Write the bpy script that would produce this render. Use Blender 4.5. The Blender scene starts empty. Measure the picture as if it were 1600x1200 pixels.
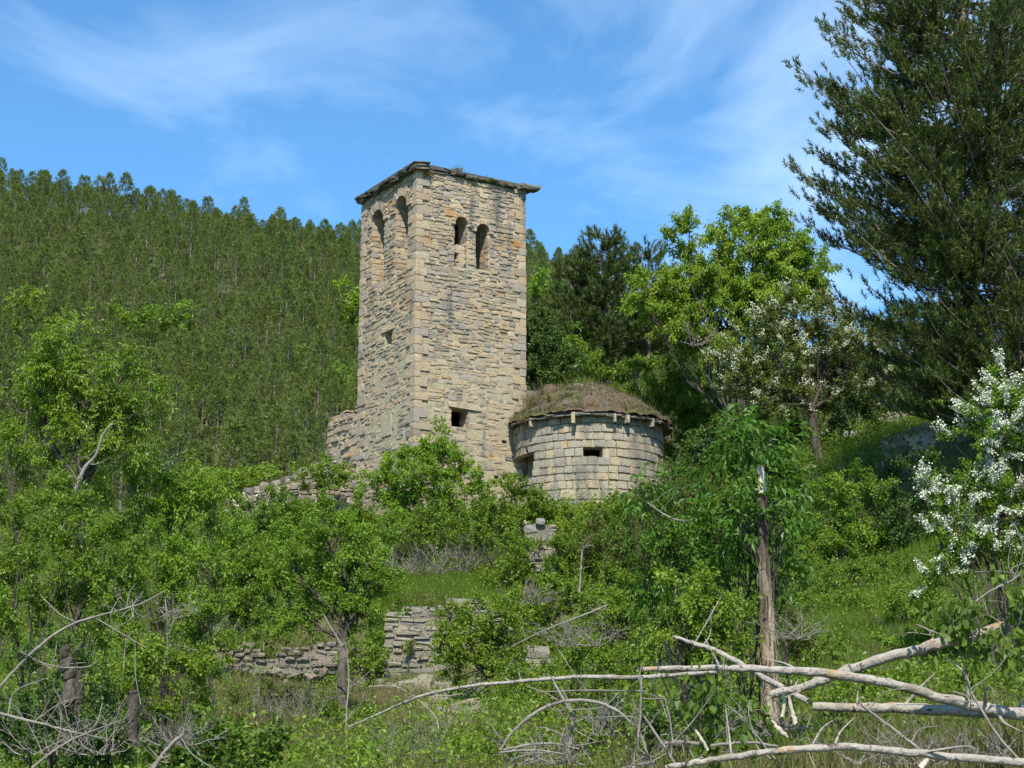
import bpy, math, random
import numpy as np
from mathutils import Vector, Matrix
from mathutils.geometry import tessellate_polygon

R = math.radians
SC = bpy.context.scene
COL = SC.collection
rng = np.random.default_rng(11)
random.seed(7)

# ------------------------------------------------------------------ camera
F, PITCH, EYE = 2600.0, R(13.0), 1.6
cam = bpy.data.cameras.new("camera")
cam.sensor_width = 36.0
cam.lens = F / 1600.0 * 36.0
cam.clip_end = 3000
camo = bpy.data.objects.new("camera", cam)
COL.objects.link(camo)
camo.location = (0, 0, EYE)
camo.rotation_euler = (R(90) + PITCH, 0, 0)
SC.camera = camo

# ------------------------------------------------------------------ world, sun, exposure
SUN_AZ, SUN_EL = R(-2.0), R(50.0)         # azimuth from the viewer's back, positive to the right
sdir = Vector((math.sin(SUN_AZ) * math.cos(SUN_EL), -math.cos(SUN_AZ) * math.cos(SUN_EL), math.sin(SUN_EL)))
W = bpy.data.worlds.new("World")
SC.world = W
W.use_nodes = True
wt = W.node_tree
wt.nodes.clear()


def wn(t, **k):
    n = wt.nodes.new(t)
    for a, b in k.items():
        setattr(n, a, b)
    return n


wl = wt.links.new
sky = wn("ShaderNodeTexSky", sky_type='NISHITA', sun_disc=False, sun_elevation=SUN_EL, sun_rotation=R(180) + SUN_AZ,
         altitude=900, air_density=1.0, dust_density=0.35, ozone_density=2.2)
tc = wn("ShaderNodeTexCoord")
sep = wn("ShaderNodeSeparateXYZ")
wl(tc.outputs["Generated"], sep.inputs[0])
zc = wn("ShaderNodeMath", operation='MAXIMUM'); wl(sep.outputs[2], zc.inputs[0]); zc.inputs[1].default_value = 0.03
dx = wn("ShaderNodeMath", operation='DIVIDE'); wl(sep.outputs[0], dx.inputs[0]); wl(zc.outputs[0], dx.inputs[1])
dy = wn("ShaderNodeMath", operation='DIVIDE'); wl(sep.outputs[1], dy.inputs[0]); wl(zc.outputs[0], dy.inputs[1])
cb = wn("ShaderNodeCombineXYZ"); wl(dx.outputs[0], cb.inputs[0]); wl(dy.outputs[0], cb.inputs[1])
mp = wn("ShaderNodeMapping"); wl(cb.outputs[0], mp.inputs[0])
mp.inputs["Location"].default_value = (6.856, -17.439, 0); mp.inputs["Rotation"].default_value = (0, 0, R(60)); mp.inputs["Scale"].default_value = (0.9, 0.55, 1)
n1 = wn("ShaderNodeTexNoise"); wl(mp.outputs[0], n1.inputs["Vector"])
n1.inputs["Scale"].default_value = 2.3; n1.inputs["Detail"].default_value = 9; n1.inputs["Roughness"].default_value = 0.56; n1.inputs["Distortion"].default_value = 0.5
n2 = wn("ShaderNodeTexNoise"); wl(mp.outputs[0], n2.inputs["Vector"])
n2.inputs["Scale"].default_value = 0.55; n2.inputs["Detail"].default_value = 3
mm = wn("ShaderNodeMath", operation='MULTIPLY'); wl(n1.outputs[0], mm.inputs[0]); wl(n2.outputs[0], mm.inputs[1])
cr = wn("ShaderNodeValToRGB"); wl(mm.outputs[0], cr.inputs[0])
cr.color_ramp.elements[0].position = 0.235; cr.color_ramp.elements[0].color = (0, 0, 0, 1)
cr.color_ramp.elements[1].position = 0.5; cr.color_ramp.elements[1].color = (0.5, 0.5, 0.5, 1)
tint = wn("ShaderNodeMix", data_type='RGBA', blend_type='MULTIPLY'); tint.inputs["Factor"].default_value = 1.0
wl(sky.outputs[0], tint.inputs["A"]); tint.inputs["B"].default_value = (0.57, 0.95, 1.12, 1)
cm = wn("ShaderNodeMix", data_type='RGBA')
wl(cr.outputs[0], cm.inputs["Factor"]); wl(tint.outputs["Result"], cm.inputs["A"]); cm.inputs["B"].default_value = (6.6, 8.0, 9.0, 1)
bg = wn("ShaderNodeBackground"); wl(cm.outputs["Result"], bg.inputs[0]); bg.inputs[1].default_value = 0.118
wo = wn("ShaderNodeOutputWorld"); wl(bg.outputs[0], wo.inputs[0])

sl = bpy.data.lights.new("sun", 'SUN')
sl.energy = 4.7
sl.angle = R(0.53)
sl.color = (1.0, 0.94, 0.83)
so = bpy.data.objects.new("sun", sl)
COL.objects.link(so)
so.rotation_euler = sdir.to_track_quat('Z', 'Y').to_euler()
vs = SC.view_settings
vs.view_transform = 'Standard'
vs.look = 'None'
vs.exposure = 0.82
vs.gamma = 1.0
vs.use_curve_mapping = False
SC.cycles.max_bounces = 6
SC.cycles.diffuse_bounces = 3
SC.cycles.transparent_max_bounces = 4

# ------------------------------------------------------------------ pixel <-> place helpers
CP, SP = math.cos(PITCH), math.sin(PITCH)


def at(px, py, Y):
    """Point at ground distance Y seen at photo pixel (px, py)."""
    cx = (px - 800) / F
    cy = (600 - py) / F
    d = np.array([cx, CP - cy * SP, SP + cy * CP])
    return d * (Y / d[1]) + np.array([0, 0, EYE])


def ppm(Y, z=8.0):
    return F / (Y * CP + (z - EYE) * SP)


# ------------------------------------------------------------------ terrain
TX = np.array([-40, -18, -9, -4, 0, 4, 8, 13, 20, 40.])
TY = np.array([-30, 0, 8, 14, 20, 26, 32, 38, 44.6, 45.4, 52, 60, 72, 100.])
TZ = np.array([
    [-2.2] * 10,
    [-1.6] * 10,
    [-1.4, -1.4, -1.3, -1.2, -1.1, -.75, -.6, -.5, -.4, 0],
    [-1.0, -1.0, -.9, -.8, -.6, .0, .25, .5, .9, 2],
    [-.6, -.6, -.5, -.4, -.2, .3, .7, 1.2, 2.2, 5],
    [.1, .1, .05, -.1, 0, .5, 1.2, 2.2, 4, 8],
    [1, 1, .95, .6, .7, 1.5, 2.3, 3.6, 6.6, 11],
    [2, 2, 1.95, 1.4, 1.5, 2.6, 3.7, 5.6, 9.2, 14],
    [3.6, 3.5, 3.3, 2.35, 2.7, 4.4, 6.2, 8.9, 12.2, 17],
    [3.7, 3.6, 3.5, 4.15, 4.2, 4.7, 6.5, 9.1, 12.4, 17],
    [6, 6, 5.8, 6.3, 6.6, 7.2, 8.8, 10.6, 14, 19],
    [8.8, 8.8, 8.6, 8.7, 8.9, 9.0, 9.7, 11.8, 15.2, 21],
    [10.2, 10.2, 10.4, 10.7, 11, 11, 11.4, 13, 16.5, 23],
    [13.5, 13.5, 13.8, 14.2, 14.5, 14.5, 14.2, 14.2, 17, 24]])
RX = np.array([-400, -200, -73, -40, -22, 3, 17, 45, 110, 400.])
RZ = np.array([105, 101, 84.3, 79.4, 75.4, 72, 65, 45, 40, 60.])


def vnoise(x, y, s=1.0, seed=0):
    """Smooth value noise made from a few sine products."""
    x = x / s + seed * 13.7
    y = y / s - seed * 7.3
    return (np.sin(x * 1.7 + 1.3 * np.sin(y * .9)) * np.cos(y * 1.9 + np.sin(x * 1.1)) + .5 * np.sin(x * 3.9 + y * 2.3) * np.cos(y * 4.3 - x * 1.7)) / 1.5


def H(x, y):
    """Ground height (world z) at x, y."""
    x = np.asarray(x, float); y = np.asarray(y, float)
    xs = np.clip(x, TX[0], TX[-1] - 1e-6); ys = np.clip(y, TY[0], TY[-1] - 1e-6)
    i = np.clip(np.searchsorted(TX, xs, 'right') - 1, 0, len(TX) - 2)
    j = np.clip(np.searchsorted(TY, ys, 'right') - 1, 0, len(TY) - 2)
    a = (xs - TX[i]) / (TX[i + 1] - TX[i]); b = (ys - TY[j]) / (TY[j + 1] - TY[j])
    a = a * a * (3 - 2 * a) * .6 + a * .4
    z = (TZ[j, i] * (1 - a) + TZ[j, i + 1] * a) * (1 - b) + (TZ[j + 1, i] * (1 - a) + TZ[j + 1, i + 1] * a) * b
    s = np.clip((y - 104) / 136, 0, 1)
    ridge = np.interp(x, RX, RZ)
    z = z * (1 - s) + ridge * s
    far = np.clip((y - 240) / 160, 0, 1)
    z = z - far * far * (3 - 2 * far) * 60
    z = z + vnoise(x, y, 6.0) * np.clip((y - 4) / 30, 0, 1) * .13 + vnoise(x, y, 28., 3) * np.clip((y - 110) / 60, 0, 1) * 2.0
    return z + EYE


def ground(px, Y):
    x = 0.0
    for _ in range(4):
        z = float(H(x, Y))
        x = (px - 800) / F * (Y * CP + (z - EYE) * SP)
    return np.array([x, Y, float(H(x, Y))])


def hit(px, py, Y0=8., Y1=75.):
    """Where the sight line through a photo pixel meets the ground."""
    Ys = np.linspace(Y0, Y1, 900)
    P = np.array([at(px, py, y) for y in Ys])
    k = np.nonzero(P[:, 2] <= H(P[:, 0], P[:, 1]))[0]
    return P[k[0]] if len(k) else P[-1]


# ------------------------------------------------------------------ mesh + object helpers
def mesh_np(name, V, faces, mat=None, smooth=False, attr=None):
    """V (n,3); faces: list of (m,k) index arrays."""
    me = bpy.data.meshes.new(name)
    V = np.ascontiguousarray(V, dtype=np.float32)
    me.vertices.add(len(V))
    me.vertices.foreach_set("co", V.ravel())
    faces = [f for f in faces if len(f)]
    nl = sum(f.size for f in faces)
    npoly = sum(len(f) for f in faces)
    me.loops.add(nl)
    me.polygons.add(npoly)
    me.loops.foreach_set("vertex_index", np.concatenate([f.ravel() for f in faces]).astype(np.int32))
    st, c = [], 0
    for f in faces:
        st.append(np.arange(len(f)) * f.shape[1] + c)
        c += f.size
    me.polygons.foreach_set("loop_start", np.concatenate(st).astype(np.int32))
    me.polygons.foreach_set("use_smooth", np.full(npoly, smooth, dtype=bool))
    if attr is not None:
        a = me.attributes.new("clump", 'FLOAT', 'POINT')
        a.data.foreach_set("value", np.ascontiguousarray(attr, dtype=np.float32))
    me.update(calc_edges=True)
    if mat:
        me.materials.append(mat)
    return me


def link(name, data, parent=None, loc=None):
    o = bpy.data.objects.new(name, data)
    COL.objects.link(o)
    if parent is not None:
        o.parent = parent
    if loc is not None:
        o.location = loc
    return o


def tag(o, label=None, cat=None, group=None, kind=None):
    if label: o["label"] = label
    if cat: o["category"] = cat
    if group: o["group"] = group
    if kind: o["kind"] = kind
    return o


def root(name, loc, label, cat, group=None):
    o = link(name, None, loc=tuple(loc))
    return tag(o, label, cat, group)


def tubes(lines, k=5, cap=True):
    """lines: list of (points (n,3), radii (n,)). Returns V, [quads, caps]."""
    Vs, Q, C, off = [], [], [], 0
    ang = np.arange(k) * 2 * math.pi / k
    ca, sa = np.cos(ang), np.sin(ang)
    for P, r in lines:
        P = np.asarray(P, float); r = np.asarray(r, float); n = len(P)
        T = np.gradient(P, axis=0)
        T /= np.linalg.norm(T, axis=1)[:, None] + 1e-9
        ref = np.array([0, 0, 1.]) if abs(T[:, 2]).mean() < .8 else np.array([1., 0, 0])
        A = np.cross(T, ref); A /= np.linalg.norm(A, axis=1)[:, None] + 1e-9
        B = np.cross(T, A)
        ring = P[:, None, :] + (A[:, None, :] * ca[None, :, None] + B[:, None, :] * sa[None, :, None]) * r[:, None, None]
        Vs.append(ring.reshape(-1, 3))
        i = np.arange(n - 1)[:, None] * k; j = np.arange(k)[None, :]; j2 = (j + 1) % k
        Q.append((np.stack([i + j, i + j2, i + k + j2, i + k + j], -1).reshape(-1, 4)) + off)
        if cap:
            C.append(np.arange(k)[None, ::-1] + off + (n - 1) * k)
            C.append(np.arange(k)[None, :] + off)
        off += n * k
    return np.concatenate(Vs), [np.concatenate(Q)] + ([np.concatenate(C)] if cap else [])


def curve(pts, n=12, jit=0.0, g=None):
    """Catmull-Rom through pts, n samples per span."""
    P = np.asarray(pts, float)
    P = np.vstack([2 * P[0] - P[1], P, 2 * P[-1] - P[-2]])
    out = []
    for i in range(1, len(P) - 2):
        t = np.linspace(0, 1, n, endpoint=False)[:, None]
        p0, p1, p2, p3 = P[i - 1], P[i], P[i + 1], P[i + 2]
        out.append(.5 * ((2 * p1) + (-p0 + p2) * t + (2 * p0 - 5 * p1 + 4 * p2 - p3) * t ** 2 + (-p0 + 3 * p1 - 3 * p2 + p3) * t ** 3))
    out.append(P[-2][None])
    out = np.concatenate(out)
    if jit:
        out[1:-1] += (g or rng).normal(0, jit, out[1:-1].shape)
    return out


def unit(v):
    return v / (np.linalg.norm(v, axis=-1, keepdims=True) + 1e-9)


# ------------------------------------------------------------------ materials
def mat_new(name):
    m = bpy.data.materials.new(name)
    m.use_nodes = True
    nt = m.node_tree
    nt.nodes.clear()

    def N(t, **k):
        n = nt.nodes.new(t)
        for a, b in k.items():
            setattr(n, a, b)
        return n
    return m, N, nt.links.new


def ramp(N, stops, interp='LINEAR'):
    n = N("ShaderNodeValToRGB")
    e = n.color_ramp.elements
    n.color_ramp.interpolation = interp
    while len(e) < len(stops):
        e.new(0.5)
    for i, (p, c) in enumerate(stops):
        e[i].position = p
        e[i].color = (*c, 1)
    return n


def leaf_mat(name, stops, trans=0.4, tcol=(1.55, 1.45, 0.45), rough=0.45, spec=0.35):
    m, N, L = mat_new(name)
    geo = N("ShaderNodeNewGeometry"); at_ = N("ShaderNodeAttribute", attribute_name="clump")
    oi = N("ShaderNodeObjectInfo")
    a = N("ShaderNodeMath", operation='MULTIPLY'); L(geo.outputs["Random Per Island"], a.inputs[0]); a.inputs[1].default_value = .3
    b = N("ShaderNodeMath", operation='MULTIPLY_ADD'); L(at_.outputs["Fac"], b.inputs[0]); b.inputs[1].default_value = .4; L(a.outputs[0], b.inputs[2])
    c = N("ShaderNodeMath", operation='MULTIPLY_ADD'); L(oi.outputs["Random"], c.inputs[0]); c.inputs[1].default_value = .3; L(b.outputs[0], c.inputs[2])
    r = ramp(N, stops); L(c.outputs[0], r.inputs[0])
    p = N("ShaderNodeBsdfPrincipled"); L(r.outputs[0], p.inputs["Base Color"])
    p.inputs["Roughness"].default_value = rough
    p.inputs["Specular IOR Level"].default_value = spec
    t = N("ShaderNodeBsdfTranslucent")
    mx = N("ShaderNodeMix", data_type='RGBA', blend_type='MULTIPLY'); mx.inputs["Factor"].default_value = 1
    L(r.outputs[0], mx.inputs["A"]); mx.inputs["B"].default_value = (*tcol, 1); L(mx.outputs["Result"], t.inputs[0])
    s = N("ShaderNodeMixShader"); s.inputs[0].default_value = trans
    L(p.outputs[0], s.inputs[1]); L(t.outputs[0], s.inputs[2])
    o = N("ShaderNodeOutputMaterial"); L(s.outputs[0], o.inputs[0])
    return m


def rough_mat(name, stops, scale=3.0, detail=8, bump=.4, bscale=None, rough=.9, stretch=(1, 1, 1), coord='pos', island=0.0, spots=None):
    """Noise coloured solid; optional per-object / per-island random and a second spot colour (colour, scale, lo, hi)."""
    m, N, L = mat_new(name)
    geo = N("ShaderNodeNewGeometry")
    tcn = N("ShaderNodeTexCoord")
    src = geo.outputs["Position"] if coord == 'pos' else tcn.outputs["Object"]
    mp_ = N("ShaderNodeMapping"); L(src, mp_.inputs[0]); mp_.inputs["Scale"].default_value = stretch
    n = N("ShaderNodeTexNoise"); L(mp_.outputs[0], n.inputs["Vector"]); n.inputs["Scale"].default_value = scale; n.inputs["Detail"].default_value = detail
    n.inputs["Roughness"].default_value = .62
    fac = n.outputs[0]
    if island:
        oi = N("ShaderNodeObjectInfo")
        ad = N("ShaderNodeMath", operation='ADD'); L(oi.outputs["Random"], ad.inputs[0]); L(geo.outputs["Random Per Island"], ad.inputs[1])
        fr = N("ShaderNodeMath", operation='FRACT'); L(ad.outputs[0], fr.inputs[0])
        x = N("ShaderNodeMix"); x.inputs[0].default_value = island
        L(n.outputs[0], x.inputs["A"]); L(fr.outputs[0], x.inputs["B"])
        fac = x.outputs["Result"]
    r = ramp(N, stops); L(fac, r.inputs[0])
    colr = r.outputs[0]
    for sp in (spots or []):
        c2, sc2, lo, hi = sp[:4]
        vec = mp_.outputs[0]
        if len(sp) > 4:
            m2 = N("ShaderNodeMapping"); L(src, m2.inputs[0]); m2.inputs["Scale"].default_value = sp[4]
            vec = m2.outputs[0]
        q = N("ShaderNodeTexNoise"); L(vec, q.inputs["Vector"]); q.inputs["Scale"].default_value = sc2; q.inputs["Detail"].default_value = 5
        q.inputs["Distortion"].default_value = .4
        rr = ramp(N, [(lo, (0, 0, 0)), (hi, (1, 1, 1))]); L(q.outputs[0], rr.inputs[0])
        mx = N("ShaderNodeMix", data_type='RGBA'); L(rr.outputs[0], mx.inputs["Factor"]); L(colr, mx.inputs["A"]); mx.inputs["B"].default_value = (*c2, 1)
        colr = mx.outputs["Result"]
    p = N("ShaderNodeBsdfPrincipled"); L(colr, p.inputs["Base Color"]); p.inputs["Roughness"].default_value = rough
    p.inputs["Specular IOR Level"].default_value = .2
    if bump:
        nb = N("ShaderNodeTexNoise"); L(mp_.outputs[0], nb.inputs["Vector"]); nb.inputs["Scale"].default_value = bscale or scale * 4; nb.inputs["Detail"].default_value = 6
        bp = N("ShaderNodeBump"); bp.inputs["Strength"].default_value = bump; bp.inputs["Distance"].default_value = .05
        L(nb.outputs[0], bp.inputs["Height"]); L(bp.outputs[0], p.inputs["Normal"])
    o = N("ShaderNodeOutputMaterial"); L(p.outputs[0], o.inputs[0])
    return m


M = {}
M['stone'] = rough_mat("buff_sandstone", [(0, (0.094, 0.078, 0.064)), (.14, (0.193, 0.168, 0.146)), (.3, (0.321, 0.255, 0.175)), (.46, (0.387, 0.298, 0.187)), (.6, (0.276, 0.244, 0.210)), (.74, (0.442, 0.353, 0.233)), (.88, (0.332, 0.217, 0.117)), (1, (0.465, 0.390, 0.304))],
                       scale=9, bump=.7, bscale=26, island=.68, spots=[((0.332, 0.163, 0.053), 1.1, .6, .74), ((0.166, 0.152, 0.140), 1.6, .58, .78), ((0.133, 0.125, 0.111), 24, .62, .7), ((0.126, 0.118, 0.110), 1.5, .57, .72, (1, 1, .13))])
M['ashlar'] = rough_mat("ashlar_sandstone", [(0, (.17, .155, .13)), (.25, (.28, .255, .21)), (.45, (.34, .295, .215)), (.65, (.37, .3, .19)), (.82, (.27, .255, .22)), (1, (.38, .28, .15))],
                        scale=8, bump=.8, bscale=24, island=.62, spots=[((.16, .15, .13), 1.2, .54, .72), ((.33, .21, .09), 2.1, .62, .74), ((.09, .085, .075), 16, .6, .68), ((.12, .115, .1), 1.6, .55, .7, (1, 1, .12))])
M['dark_stone'] = rough_mat("weathered_grey_stone", [(0, (.07, .06, .05)), (.3, (.14, .12, .1)), (.55, (.2, .165, .125)), (.8, (.17, .155, .14)), (1, (.27, .22, .15))],
                            scale=8, bump=.6, bscale=22, island=.6, spots=[((.2, .12, .05), 2.5, .62, .74)])
M['wall_stone'] = rough_mat("terrace_wall_stone", [(0, (0.113, 0.102, 0.084)), (.3, (0.199, 0.180, 0.149)), (.55, (0.252, 0.220, 0.162)), (.8, (0.179, 0.171, 0.154)), (1, (0.305, 0.248, 0.157))],
                            scale=8, bump=.55, bscale=22, island=.6, spots=[((0.156, 0.095, 0.040), 1.8, .64, .78)])
M['mortar'] = rough_mat("old_lime_mortar", [(.25, (0.213, 0.182, 0.122)), (.5, (0.334, 0.289, 0.198)), (.75, (0.410, 0.357, 0.251))], scale=5, bump=.7, bscale=30)
M['plaster'] = rough_mat("pale_infill", [(.3, (0.400, 0.328, 0.192)), (.7, (0.464, 0.384, 0.240))], scale=6, bump=.35)
M['slate'] = rough_mat("stone_slate", [(0, (.045, .042, .038)), (.4, (.1, .095, .085)), (.7, (.15, .14, .12)), (1, (.2, .18, .14))], scale=5, bump=.5, island=.5,
                       spots=[((.09, .085, .03), 4, .55, .7)])
M['turf'] = rough_mat("mossy_roof_turf", [(.2, (0.036, 0.028, 0.022)), (.4, (0.086, 0.059, 0.043)), (.5, (0.115, 0.091, 0.065)), (.62, (0.101, 0.052, 0.036)), (.8, (0.144, 0.126, 0.086))], scale=4, bump=1, bscale=30,
                      spots=[((0.072, 0.084, 0.022), 1.3, .5, .68), ((0.166, 0.063, 0.036), 3.1, .64, .74)])
M['ground'] = rough_mat("slope_soil_and_grass", [(.25, (.045, .036, .022)), (.42, (.075, .066, .032)), (.55, (.08, .088, .03)), (.7, (.13, .105, .06)), (.85, (.19, .15, .095))], scale=.9, detail=10, bump=1, bscale=14)
M['sand'] = rough_mat("bare_sandy_earth", [(.25, (0.204, 0.153, 0.093)), (.5, (0.306, 0.238, 0.153)), (.75, (0.374, 0.297, 0.196))], scale=5, bump=.8, bscale=18)
M['bark'] = rough_mat("dark_bark", [(.25, (.03, .025, .02)), (.5, (.075, .062, .048)), (.75, (.13, .11, .09))], scale=9, bump=1, bscale=30, stretch=(1, 1, .25))
M['grey_twig'] = rough_mat("weathered_twig", [(.25, (0.105, 0.090, 0.074)), (.5, (0.186, 0.164, 0.140)), (.75, (0.260, 0.236, 0.205))], scale=9, bump=.3)
M['pine_bark'] = rough_mat("pine_bark", [(.25, (0.098, 0.075, 0.060)), (.5, (0.195, 0.158, 0.131)), (.75, (0.285, 0.247, 0.217))], scale=5, bump=1, bscale=14, stretch=(1, 1, .4))
M['poplar'] = rough_mat("pale_poplar_bark", [(.25, (0.084, 0.070, 0.056)), (.36, (0.210, 0.184, 0.156)), (.55, (0.302, 0.271, 0.232)), (.8, (0.370, 0.336, 0.292))], scale=8, detail=10, bump=.5, bscale=34,
                        spots=[((0.302, 0.164, 0.040), 4.4, .62, .72), ((.05, .042, .035), 15, .6, .67), ((0.168, 0.156, 0.112), 2.6, .58, .7)])
M['peeled'] = rough_mat("peeled_white_wood", [(.3, (.3, .24, .17)), (.6, (.46, .4, .32))], scale=12, bump=.4, stretch=(1, 1, .3))
M['splinter'] = rough_mat("splintered_bark", [(.3, (.05, .038, .026)), (.45, (.17, .125, .08)), (.55, (.36, .29, .2)), (.75, (.5, .43, .31))], scale=22, bump=1, bscale=44, stretch=(1, 1, .12),
                          spots=[((.075, .06, .045), 2.2, .5, .62)])
M['blossom'] = rough_mat("white_blossom", [(.3, (.4, .43, .3)), (.7, (.56, .57, .47))], scale=10, bump=0)
M['cream_flower'] = rough_mat("cream_flower_head", [(.3, (.33, .36, .22)), (.7, (.46, .48, .35))], scale=10, bump=0)

G = lambda a, b, c: (a, b, c)
M['leaf_mid'] = leaf_mat("mid_green_leaf", [(0, G(0.060, 0.098, 0.012)), (.35, G(0.103, 0.170, 0.016)), (.7, G(0.160, 0.244, 0.022)), (1, G(0.235, 0.298, 0.030))])
M['leaf_bright'] = leaf_mat("bright_green_leaf", [(0, G(0.067, 0.123, 0.011)), (.4, G(0.120, 0.211, 0.018)), (.75, G(0.175, 0.281, 0.024)), (1, G(0.249, 0.342, 0.034))])
M['leaf_lime'] = leaf_mat("yellow_green_leaf", [(0, G(0.076, 0.125, 0.011)), (.4, G(0.129, 0.216, 0.016)), (.75, G(0.191, 0.279, 0.024)), (1, G(0.257, 0.342, 0.035))])
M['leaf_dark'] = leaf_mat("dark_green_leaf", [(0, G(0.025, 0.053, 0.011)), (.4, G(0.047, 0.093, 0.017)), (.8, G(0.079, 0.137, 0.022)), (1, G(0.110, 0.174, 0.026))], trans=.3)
M['leaf_grey'] = leaf_mat("dull_olive_leaf", [(0, G(0.052, 0.075, 0.016)), (.4, G(0.090, 0.120, 0.023)), (.8, G(0.135, 0.161, 0.035)), (1, G(0.191, 0.198, 0.055))])
M['leaf_elder'] = leaf_mat("glossy_elder_leaf", [(0, G(0.032, 0.079, 0.010)), (.4, G(0.057, 0.133, 0.013)), (.8, G(0.094, 0.193, 0.018)), (1, G(0.142, 0.244, 0.026))], rough=.45, spec=.35)
M['leaf_poplar'] = leaf_mat("glossy_poplar_leaf", [(0, G(0.054, 0.095, 0.013)), (.4, G(0.087, 0.146, 0.018)), (.8, G(0.126, 0.189, 0.026)), (1, G(0.184, 0.232, 0.051))], rough=.5, spec=.3)
M['pine'] = leaf_mat("pine_needles", [(0, G(0.031, 0.053, 0.010)), (.4, G(0.059, 0.086, 0.017)), (.75, G(0.094, 0.120, 0.021)), (1, G(0.144, 0.152, 0.028))], trans=.22)
M['hill_pine'] = leaf_mat("hillside_pine_needles", [(0, G(0.051, 0.084, 0.018)), (.4, G(0.091, 0.133, 0.024)), (.75, G(0.137, 0.178, 0.033)), (1, G(0.202, 0.219, 0.050))], trans=.25)
M['grass'] = leaf_mat("fresh_grass", [(0, G(0.062, 0.106, 0.011)), (.4, G(0.095, 0.165, 0.014)), (.75, G(0.133, 0.202, 0.022)), (1, G(0.222, 0.234, 0.050))])
M['dry_grass'] = leaf_mat("dry_grass", [(0, G(0.102, 0.085, 0.038)), (.5, G(0.170, 0.145, 0.068)), (1, G(0.255, 0.212, 0.119))])
M['weed'] = leaf_mat("broad_weed_leaf", [(0, G(0.042, 0.087, 0.012)), (.4, G(0.080, 0.141, 0.016)), (.8, G(0.121, 0.189, 0.024)), (1, G(0.187, 0.216, 0.041))])

# ------------------------------------------------------------------ the ground sheet
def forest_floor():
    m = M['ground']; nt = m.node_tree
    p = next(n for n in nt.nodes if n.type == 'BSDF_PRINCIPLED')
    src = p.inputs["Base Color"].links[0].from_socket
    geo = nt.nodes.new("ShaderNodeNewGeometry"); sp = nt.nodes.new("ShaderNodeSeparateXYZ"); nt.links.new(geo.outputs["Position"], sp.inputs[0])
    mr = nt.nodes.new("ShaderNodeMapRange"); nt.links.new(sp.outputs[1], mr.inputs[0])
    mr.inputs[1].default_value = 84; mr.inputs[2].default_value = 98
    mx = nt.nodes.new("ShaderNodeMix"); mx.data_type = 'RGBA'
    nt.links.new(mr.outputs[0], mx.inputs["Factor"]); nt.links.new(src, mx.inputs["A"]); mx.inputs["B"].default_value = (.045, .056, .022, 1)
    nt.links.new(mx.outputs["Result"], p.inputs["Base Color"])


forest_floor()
gy = np.concatenate([np.linspace(-60, 4, 10), np.linspace(6, 44, 70), np.linspace(44.3, 45.8, 8), np.linspace(46.3, 100, 80), np.linspace(103, 260, 60), np.linspace(270, 700, 18)])
gx = np.concatenate([np.linspace(-420, -90, 16), np.linspace(-85, -26, 24), np.linspace(-25, 25, 90), np.linspace(26, 85, 24), np.linspace(90, 420, 16)])
XX, YY = np.meshgrid(gx, gy)
ZZ = H(XX, YY)
nx, ny = len(gx), len(gy)
ii, jj = np.meshgrid(np.arange(nx - 1), np.arange(ny - 1))
a = (jj * nx + ii).ravel()
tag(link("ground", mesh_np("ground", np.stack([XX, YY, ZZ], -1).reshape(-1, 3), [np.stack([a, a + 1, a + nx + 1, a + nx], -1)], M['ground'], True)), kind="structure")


def blades(P, per, hgt, wd, spread, seed, lean=.5):
    g = np.random.default_rng(seed)
    n = len(P)
    B = np.repeat(P, per, 0) + np.append(g.normal(0, spread, (n * per, 2)), np.zeros((n * per, 1)), 1)
    D = unit(np.stack([g.normal(0, lean, n * per), g.normal(0, lean, n * per), np.ones(n * per)], -1))
    S = unit(np.cross(D, g.normal(0, 1, (n * per, 3)))) * wd * .5
    hh = hgt * g.uniform(.5, 1.3, (n * per, 1))
    V = np.stack([B - S, B + S, B + D * hh], 1).reshape(-1, 3)
    return V, np.repeat(np.repeat(g.random(n), per), 3)


# ------------------------------------------------------------------ stones
def stone_variant(g, rc=.91, re=.97, j=.05, ry=.965):
    V, idx = [], {}
    for x in (-1, 0, 1):
        for y in (-1, 0, 1):
            for z in (-1, 0, 1):
                k = abs(x) + abs(y) + abs(z)
                if k == 0:
                    continue
                s = {1: 1.0, 2: re, 3: rc}[k]
                idx[(x, y, z)] = len(V)
                V.append([x * .5 * s + g.normal(0, j) * .6, y * .5 * (1.0 if k == 1 else ry if k == 2 else ry * .98) + g.normal(0, j) * .3, z * .5 * s + g.normal(0, j) * .9])
    Fq = []
    for ax in range(3):
        for s in (-1, 1):
            o = [i for i in range(3) if i != ax]
            for p in (-1, 0):
                for q in (-1, 0):
                    c = []
                    for (dp, dq) in ((0, 0), (1, 0), (1, 1), (0, 1)):
                        v = [0, 0, 0]; v[ax] = s; v[o[0]] = p + dp; v[o[1]] = q + dq
                        c.append(idx[tuple(v)])
                    if (s > 0) != (ax == 1):
                        Fq.append(c)
                    else:
                        Fq.append(c[::-1])
    return np.array(V), np.array(Fq)


class Pool:
    def __init__(self, name, n, mat, seed, **k):
        g = np.random.default_rng(seed)
        self.v = [stone_variant(g, **k) for _ in range(n)]
        self.me = [mesh_np(name, v, [f], mat) for v, f in self.v]
        self.mat = mat


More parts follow.
